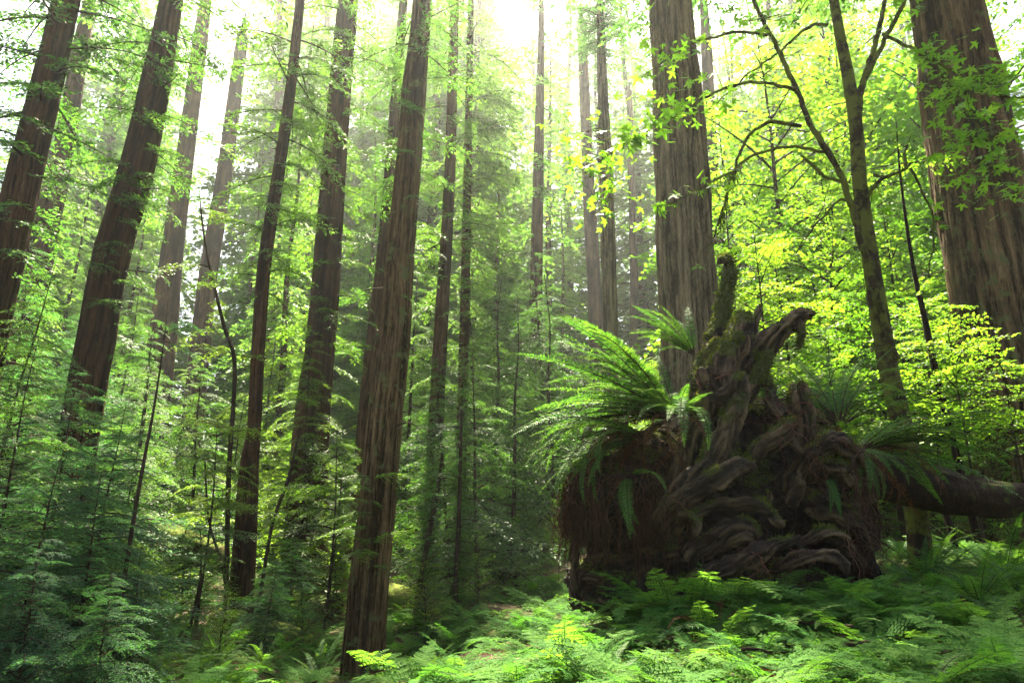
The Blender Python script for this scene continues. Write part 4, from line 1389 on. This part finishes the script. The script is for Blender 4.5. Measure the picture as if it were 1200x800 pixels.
def frond_lady(r, bend):
    mb = MB()
    n = 12
    t = np.linspace(0, 1, n)
    ang = -bend * t ** 1.2
    ax = np.stack([np.cumsum(np.cos(ang)) / n, r.uniform(-.12, .12) * t ** 2, np.cumsum(np.sin(ang)) / n], 1)
    V, F = tube(ax, np.linspace(.007, .002, n), 3, False)
    mb.add(V, F, 1)
    k = 17
    q = .16 + .82 * np.linspace(0, 1, k) ** .92
    u = (q - .16) / .82
    prof = (np.minimum(1, .5 + u * 1.9) * (1 - u) ** .7 + .03) * .27
    B = np.stack([np.interp(q, t, ax[:, i]) for i in range(3)], 1)
    aq = np.interp(q, t, ang)
    for i in range(k):
        T_ = np.array([math.cos(aq[i]), 0, math.sin(aq[i])])
        U_ = np.array([-math.sin(aq[i]), 0, math.cos(aq[i])])
        for s in (-1, 1):
            d = T_ * r.uniform(.28, .5) + np.array([0, s, 0]) + U_ * r.normal(.04, .13)
            d /= np.linalg.norm(d)
            L = prof[i] * r.uniform(.82, 1.1)
            side = np.cross(U_, d)
            m = 7
            ss = np.linspace(0, 1, m)
            c = B[i] + d * (ss * L)[:, None] - U_ * (L * r.uniform(.05, .3) * ss ** 2)[:, None]
            w = .021 * np.sin(PI * (.12 + .86 * ss)) ** .8 * (1 - .35 * ss) * (.5 + L * 2.6)
            # toothed halves either side of the midrib
            b_, d_, n_, l_ = [], [], [], []
            for s2 in (-1, 1):
                b_.append(c[:-1]); l_.append(w[:-1] * r.uniform(1.5, 2.1, m - 1) + .004)
                d_.append(side * s2 + d * .75 + r.normal(0, .08, (m - 1, 3)))
                n_.append(U_ - side * s2 * .25 + np.zeros((m - 1, 3)))
            b_.append(c[-2:-1]); d_.append(d[None]); n_.append(U_[None]); l_.append(np.array([L / 5]))
            b_, d_, n_, l_ = map(np.concatenate, (b_, d_, n_, l_))
            wd = np.append(np.full(2 * (m - 1), L / m * 1.15 + .002), .010)
            V, F = leaf_quads(b_, d_, n_, l_, wd, .45, .0)
            mb.add(V, F, 0)
    return mb


SWORD = [frond_sword(FN, b) for b in (.5, .8, 1.1, 1.5, 1.9)]
DEAD = [frond_sword(FN, b, True) for b in (1.6, 2.2, 2.6)]
LADY = [frond_lady(FN, b) for b in (.5, .8, 1.1, 1.4, 1.8)]
for lst, nm, mt in ((SWORD, 'frond', 'sword'), (DEAD, 'dead_frond', 'dead'), (LADY, 'frond', 'lady')):
    for i, m in enumerate(lst):
        lst[i] = (m, m.mesh(nm, [M[mt], M['twig'] if mt != 'lady' else M['cover']]))


def fern(kind, loc, label, group, fronds, name='sword_fern'):
    """fronds: list of (az, elev, length, bend index)"""
    src = SWORD if kind == 'sword' else LADY
    o = thing(name, label, 'fern', loc, group)
    for az, el, L, b in fronds:
        if b < 0:
            link('dead_frond', DEAD[-b - 1][1], o, None, Euler((FN.normal(0, .4), -el, az), 'XYZ'), L)
        else:
            link('frond', src[b][1], o, None, Euler((FN.normal(0, .2), -el, az), 'XYZ'), L)
    return o


def fan(n, az0, az1, el0, el1, L0, L1, dead=0, bmin=0, bmax=5):
    fr = [(FN.uniform(az0, az1), FN.uniform(el0, el1), FN.uniform(L0, L1), int(FN.integers(bmin, bmax))) for _ in range(n)]
    fr += [(FN.uniform(az0, az1), FN.uniform(-.3, .5), FN.uniform(L0, L1) * .8, -int(FN.integers(1, 4))) for _ in range(dead)]
    return fr


fern('sword', P(792, 492, 6.75), 'large sword fern crowning the left shoulder of the root mass', None,
     fan(26, 2.3, 3.7, .25, 1.15, 1.15, 1.65, 8, 0, 4) + fan(16, 2.2, 4.2, .2, 1.0, .7, 1.1, 4, 0, 5) + fan(12, 2.85, 3.5, .1, .75, 1.45, 1.8, 5, 0, 4) + fan(12, .8, 2.6, .7, 1.3, .8, 1.15, 0, 0, 4) + fan(8, 4.0, 5.2, .2, .9, .8, 1.1, 4))
fern('sword', P(760, 515, 6.8), 'sword fern with rusty drooping fronds spreading left over the hanging rootlets', None,
     fan(24, 2.6, 3.9, -.2, .7, 1.0, 1.5, 20, 0, 5))
fern('sword', P(815, 420, 7.1), 'small upright sword fern beside the spire of the root mass', None, fan(14, 1.6, 3.6, .7, 1.35, .7, 1.0, 0, 0, 3))
fern('sword', P(1002, 532, 6.75), 'dark sword fern spreading right from the shoulder of the root mass', None,
     fan(28, -.9, .7, -.05, .75, 1.0, 1.5, 7, 0, 4) + fan(8, 4.2, 5.2, -.4, .3, .6, .8, 3, 2, 5))
fern('sword', P(985, 500, 7.4), 'pale sword fern standing behind the right knob of the root mass', None, fan(36, .0, 3.0, .3, 1.2, 1.1, 1.7, 2, 0, 4))
fern('sword', P(895, 470, 6.7), 'little fern tuft growing in the crook of the mossy arm', None, fan(6, 3.6, 6.0, .3, 1.2, .25, .4, 0, 0, 4))
fern('sword', P(735, 560, 6.65), 'single drooping fern tuft hanging before the rootlets', None, fan(4, 4.2, 5.2, -.3, .3, .7, .9, 1, 2, 5))
fern('sword', P(968, 560, 6.3), 'short fern tuft hanging down the right face of the root mass', None, fan(3, 4.3, 5.0, -.6, .0, .45, .6, 1, 2, 5))

# ferns growing on the ground; near ones with fronds of their own, far ones in one piece
def joined(src, n, r, el0, el1, name, mats):
    mb = MB()
    a = r.uniform(0, 6.28)
    for k in range(n):
        V, F, Mi = src[r.integers(len(src))][0].arrays()
        a += 6.28 / n * r.uniform(.7, 1.3)
        mb.add(rotz(roty(rotx(V * r.uniform(.7, 1.1), r.normal(0, .2)), r.uniform(el0, el1)), a), F, Mi)
    return mb.mesh(name, mats)


JL = [joined(LADY, 9, FN, .2, .9, 'lady_fern', [M['lady'], M['cover']]) for _ in range(4)]
JS = [joined(SWORD, 13, FN, .35, 1.15, 'sword_fern', [M['sword'], M['twig']]) for _ in range(3)]


def zone_label(px, py, kind):
    k = 'feathery lady fern' if kind == 'lady' else 'leathery sword fern'
    if px < 400:
        return k + ' in the shady undergrowth of the lower left', kind + ' ferns of the lower left'
    if px < 690:
        return k + ' in the bright hollow at the bottom centre', kind + ' ferns of the bottom hollow'
    if px > 1020 and py < 705:
        return k + ' in the sunlit clearing under the dark fallen log', kind + ' ferns under the fallen log'
    return k + ' on the mound below the root mass', kind + ' ferns on the root mass mound'


def scatter(n, x0, x1, y0, y1, kind, s0, s1, near=True, gap=.16):
    done = []
    tries = 0
    while len(done) < n and tries < n * 12:
        tries += 1
        px, py = FN.uniform(x0, x1), FN.uniform(y0, y1)
        g = gpix(px, py)
        if g is None or g[1] > 34:
            continue
        if any((g[0] - d[0]) ** 2 + (g[1] - d[1]) ** 2 < gap ** 2 for d in done):
            continue
        if abs(g[1] - 7.0) < .6 and P(660, 700, 7)[0] < g[0] < P(1040, 700, 7)[0]:
            continue
        if 385 < px < 465 and g[1] < 11.8:
            continue
        done.append(g)
        lb, gr = zone_label(px, py, kind)
        s = FN.uniform(s0, s1)
        nm = 'lady_fern' if kind == 'lady' else 'sword_fern'
        if near and g[1] < 9:
            m = int(FN.integers(6, 10))
            fern(kind, g, lb, gr, [(FN.uniform(0, 6.28), FN.uniform(.2, .95), s * FN.uniform(.7, 1.1), int(FN.integers(0, 5)) if FN.random() > .09 else -int(FN.integers(1, 4))) for _ in range(m)], nm)
        else:
            src = JL if kind == 'lady' else JS
            o = link(nm, src[FN.integers(len(src))], None, g, (FN.normal(0, .12), FN.normal(0, .12), FN.uniform(0, 6.28)), s)
            tag(o, lb, 'fern', gr)


scatter(92, 660, 1210, 698, 850, 'lady', .36, .66, gap=.16)
scatter(16, 700, 1210, 700, 830, 'sword', .5, .8)
scatter(30, 665, 860, 700, 735, 'lady', .6, .9, gap=.14)
scatter(14, 860, 1060, 712, 740, 'lady', .45, .65, gap=.14)
scatter(34, 450, 720, 735, 830, 'lady', .5, .75)
scatter(40, 440, 690, 690, 760, 'lady', .6, .95, near=False, gap=.3)
scatter(22, 1010, 1230, 640, 705, 'lady', .55, .8, near=False, gap=.3)
scatter(14, 1030, 1230, 650, 720, 'sword', .7, 1.0, near=False, gap=.3)
scatter(30, 100, 460, 690, 800, 'lady', .55, .9, near=False, gap=.4)
scatter(26, 60, 460, 640, 800, 'sword', .7, 1.1, near=False, gap=.5)
scatter(26, 150, 395, 765, 825, 'lady', .45, .8, near=False, gap=.25)
scatter(8, 180, 395, 765, 815, 'sword', .6, .9, near=False, gap=.3)
scatter(10, 400, 480, 770, 800, 'lady', .4, .6, near=False, gap=.25)

# ------------------------------------------------------------------ ground cover and litter
def cover():
    r = np.random.default_rng(61)
    n = 60000
    Y = 2.6 + r.random(n) ** 1.6 * 24
    x = (r.uniform(-.80, .80, n)) * Y
    dens = fbm(np.stack([x * .5, Y * .5, 0 * x], 1), 3, 70)
    k = r.random(n) < np.clip((dens - .36) * 5, .05, 1)
    x, Y = x[k], Y[k]
    z = ground(x, Y)
    n = len(x)
    h = r.uniform(.02, .12, n)
    B0 = np.stack([x, Y, z + h], 1)
    mb = MB()
    a0 = r.uniform(0, 6.28, n)
    for j in range(3):
        a = a0 + j * 2.094
        D = np.stack([np.cos(a), np.sin(a), r.normal(-.1, .2, n)], 1)
        NN = np.stack([r.normal(0, .25, n), r.normal(0, .25, n), np.ones(n)], 1)
        l = r.uniform(.012, .034, n) * (1 + np.maximum(0, Y - 8) * .05)
        V, F = leaf_quads(B0, D, NN, l, l * .95, .62, .1)
        mb.add(V, F)
    o = link('ground_cover', mb.mesh('ground_cover', [M['cover']]))
    tag(o, 'low small leaved ground cover carpeting the forest floor', 'ground cover', kind='stuff')
    # litter
    n = 14000
    Y = 2.6 + r.random(n) ** 1.5 * 20
    x = r.uniform(-.8, .8, n) * Y
    z = ground(x, Y)
    a = r.uniform(0, 6.28, n)
    B = np.stack([x, Y, z + .012], 1)
    D = np.stack([np.cos(a), np.sin(a), r.normal(.05, .15, n)], 1)
    l = r.uniform(.04, .22, n)
    V, F = leaf_quads(B, D, r.normal(0, .3, (n, 3)) + [0, 0, 1], l, np.minimum(.014, l * .2), .4, .5)
    o = link('forest_litter', mesh_np('forest_litter', V, F, [M['dead']]))
    tag(o, 'brown needles twigs and dead leaves strewn on the ground', 'leaf litter', kind='stuff')


cover()

# ------------------------------------------------------------------ haze
hm, hnt, hout = new_mat('forest_haze')
pv = hnt.nodes.new('ShaderNodeVolumePrincipled')
pv.inputs['Color'].default_value = (.93, .97, .95, 1)
pv.inputs['Density'].default_value = HAZE_DENSITY
pv.inputs['Anisotropy'].default_value = 0.7
hnt.links.new(pv.outputs[0], hout.inputs['Volume'])
hm.cycles.homogeneous_volume = True
hv = np.array([(x, y, z) for x in (-450, 450) for y in (-450, 460) for z in (-6, 105)], float)
hf = np.array([[0, 1, 3, 2], [4, 6, 7, 5], [0, 4, 5, 1], [2, 3, 7, 6], [0, 2, 6, 4], [1, 5, 7, 3]])
ho = link('haze', mesh_np('haze', hv, hf, [hm]))
tag(ho, 'pale morning haze glowing between the trunks', 'haze', kind='stuff')
ho.display_type = 'WIRE'
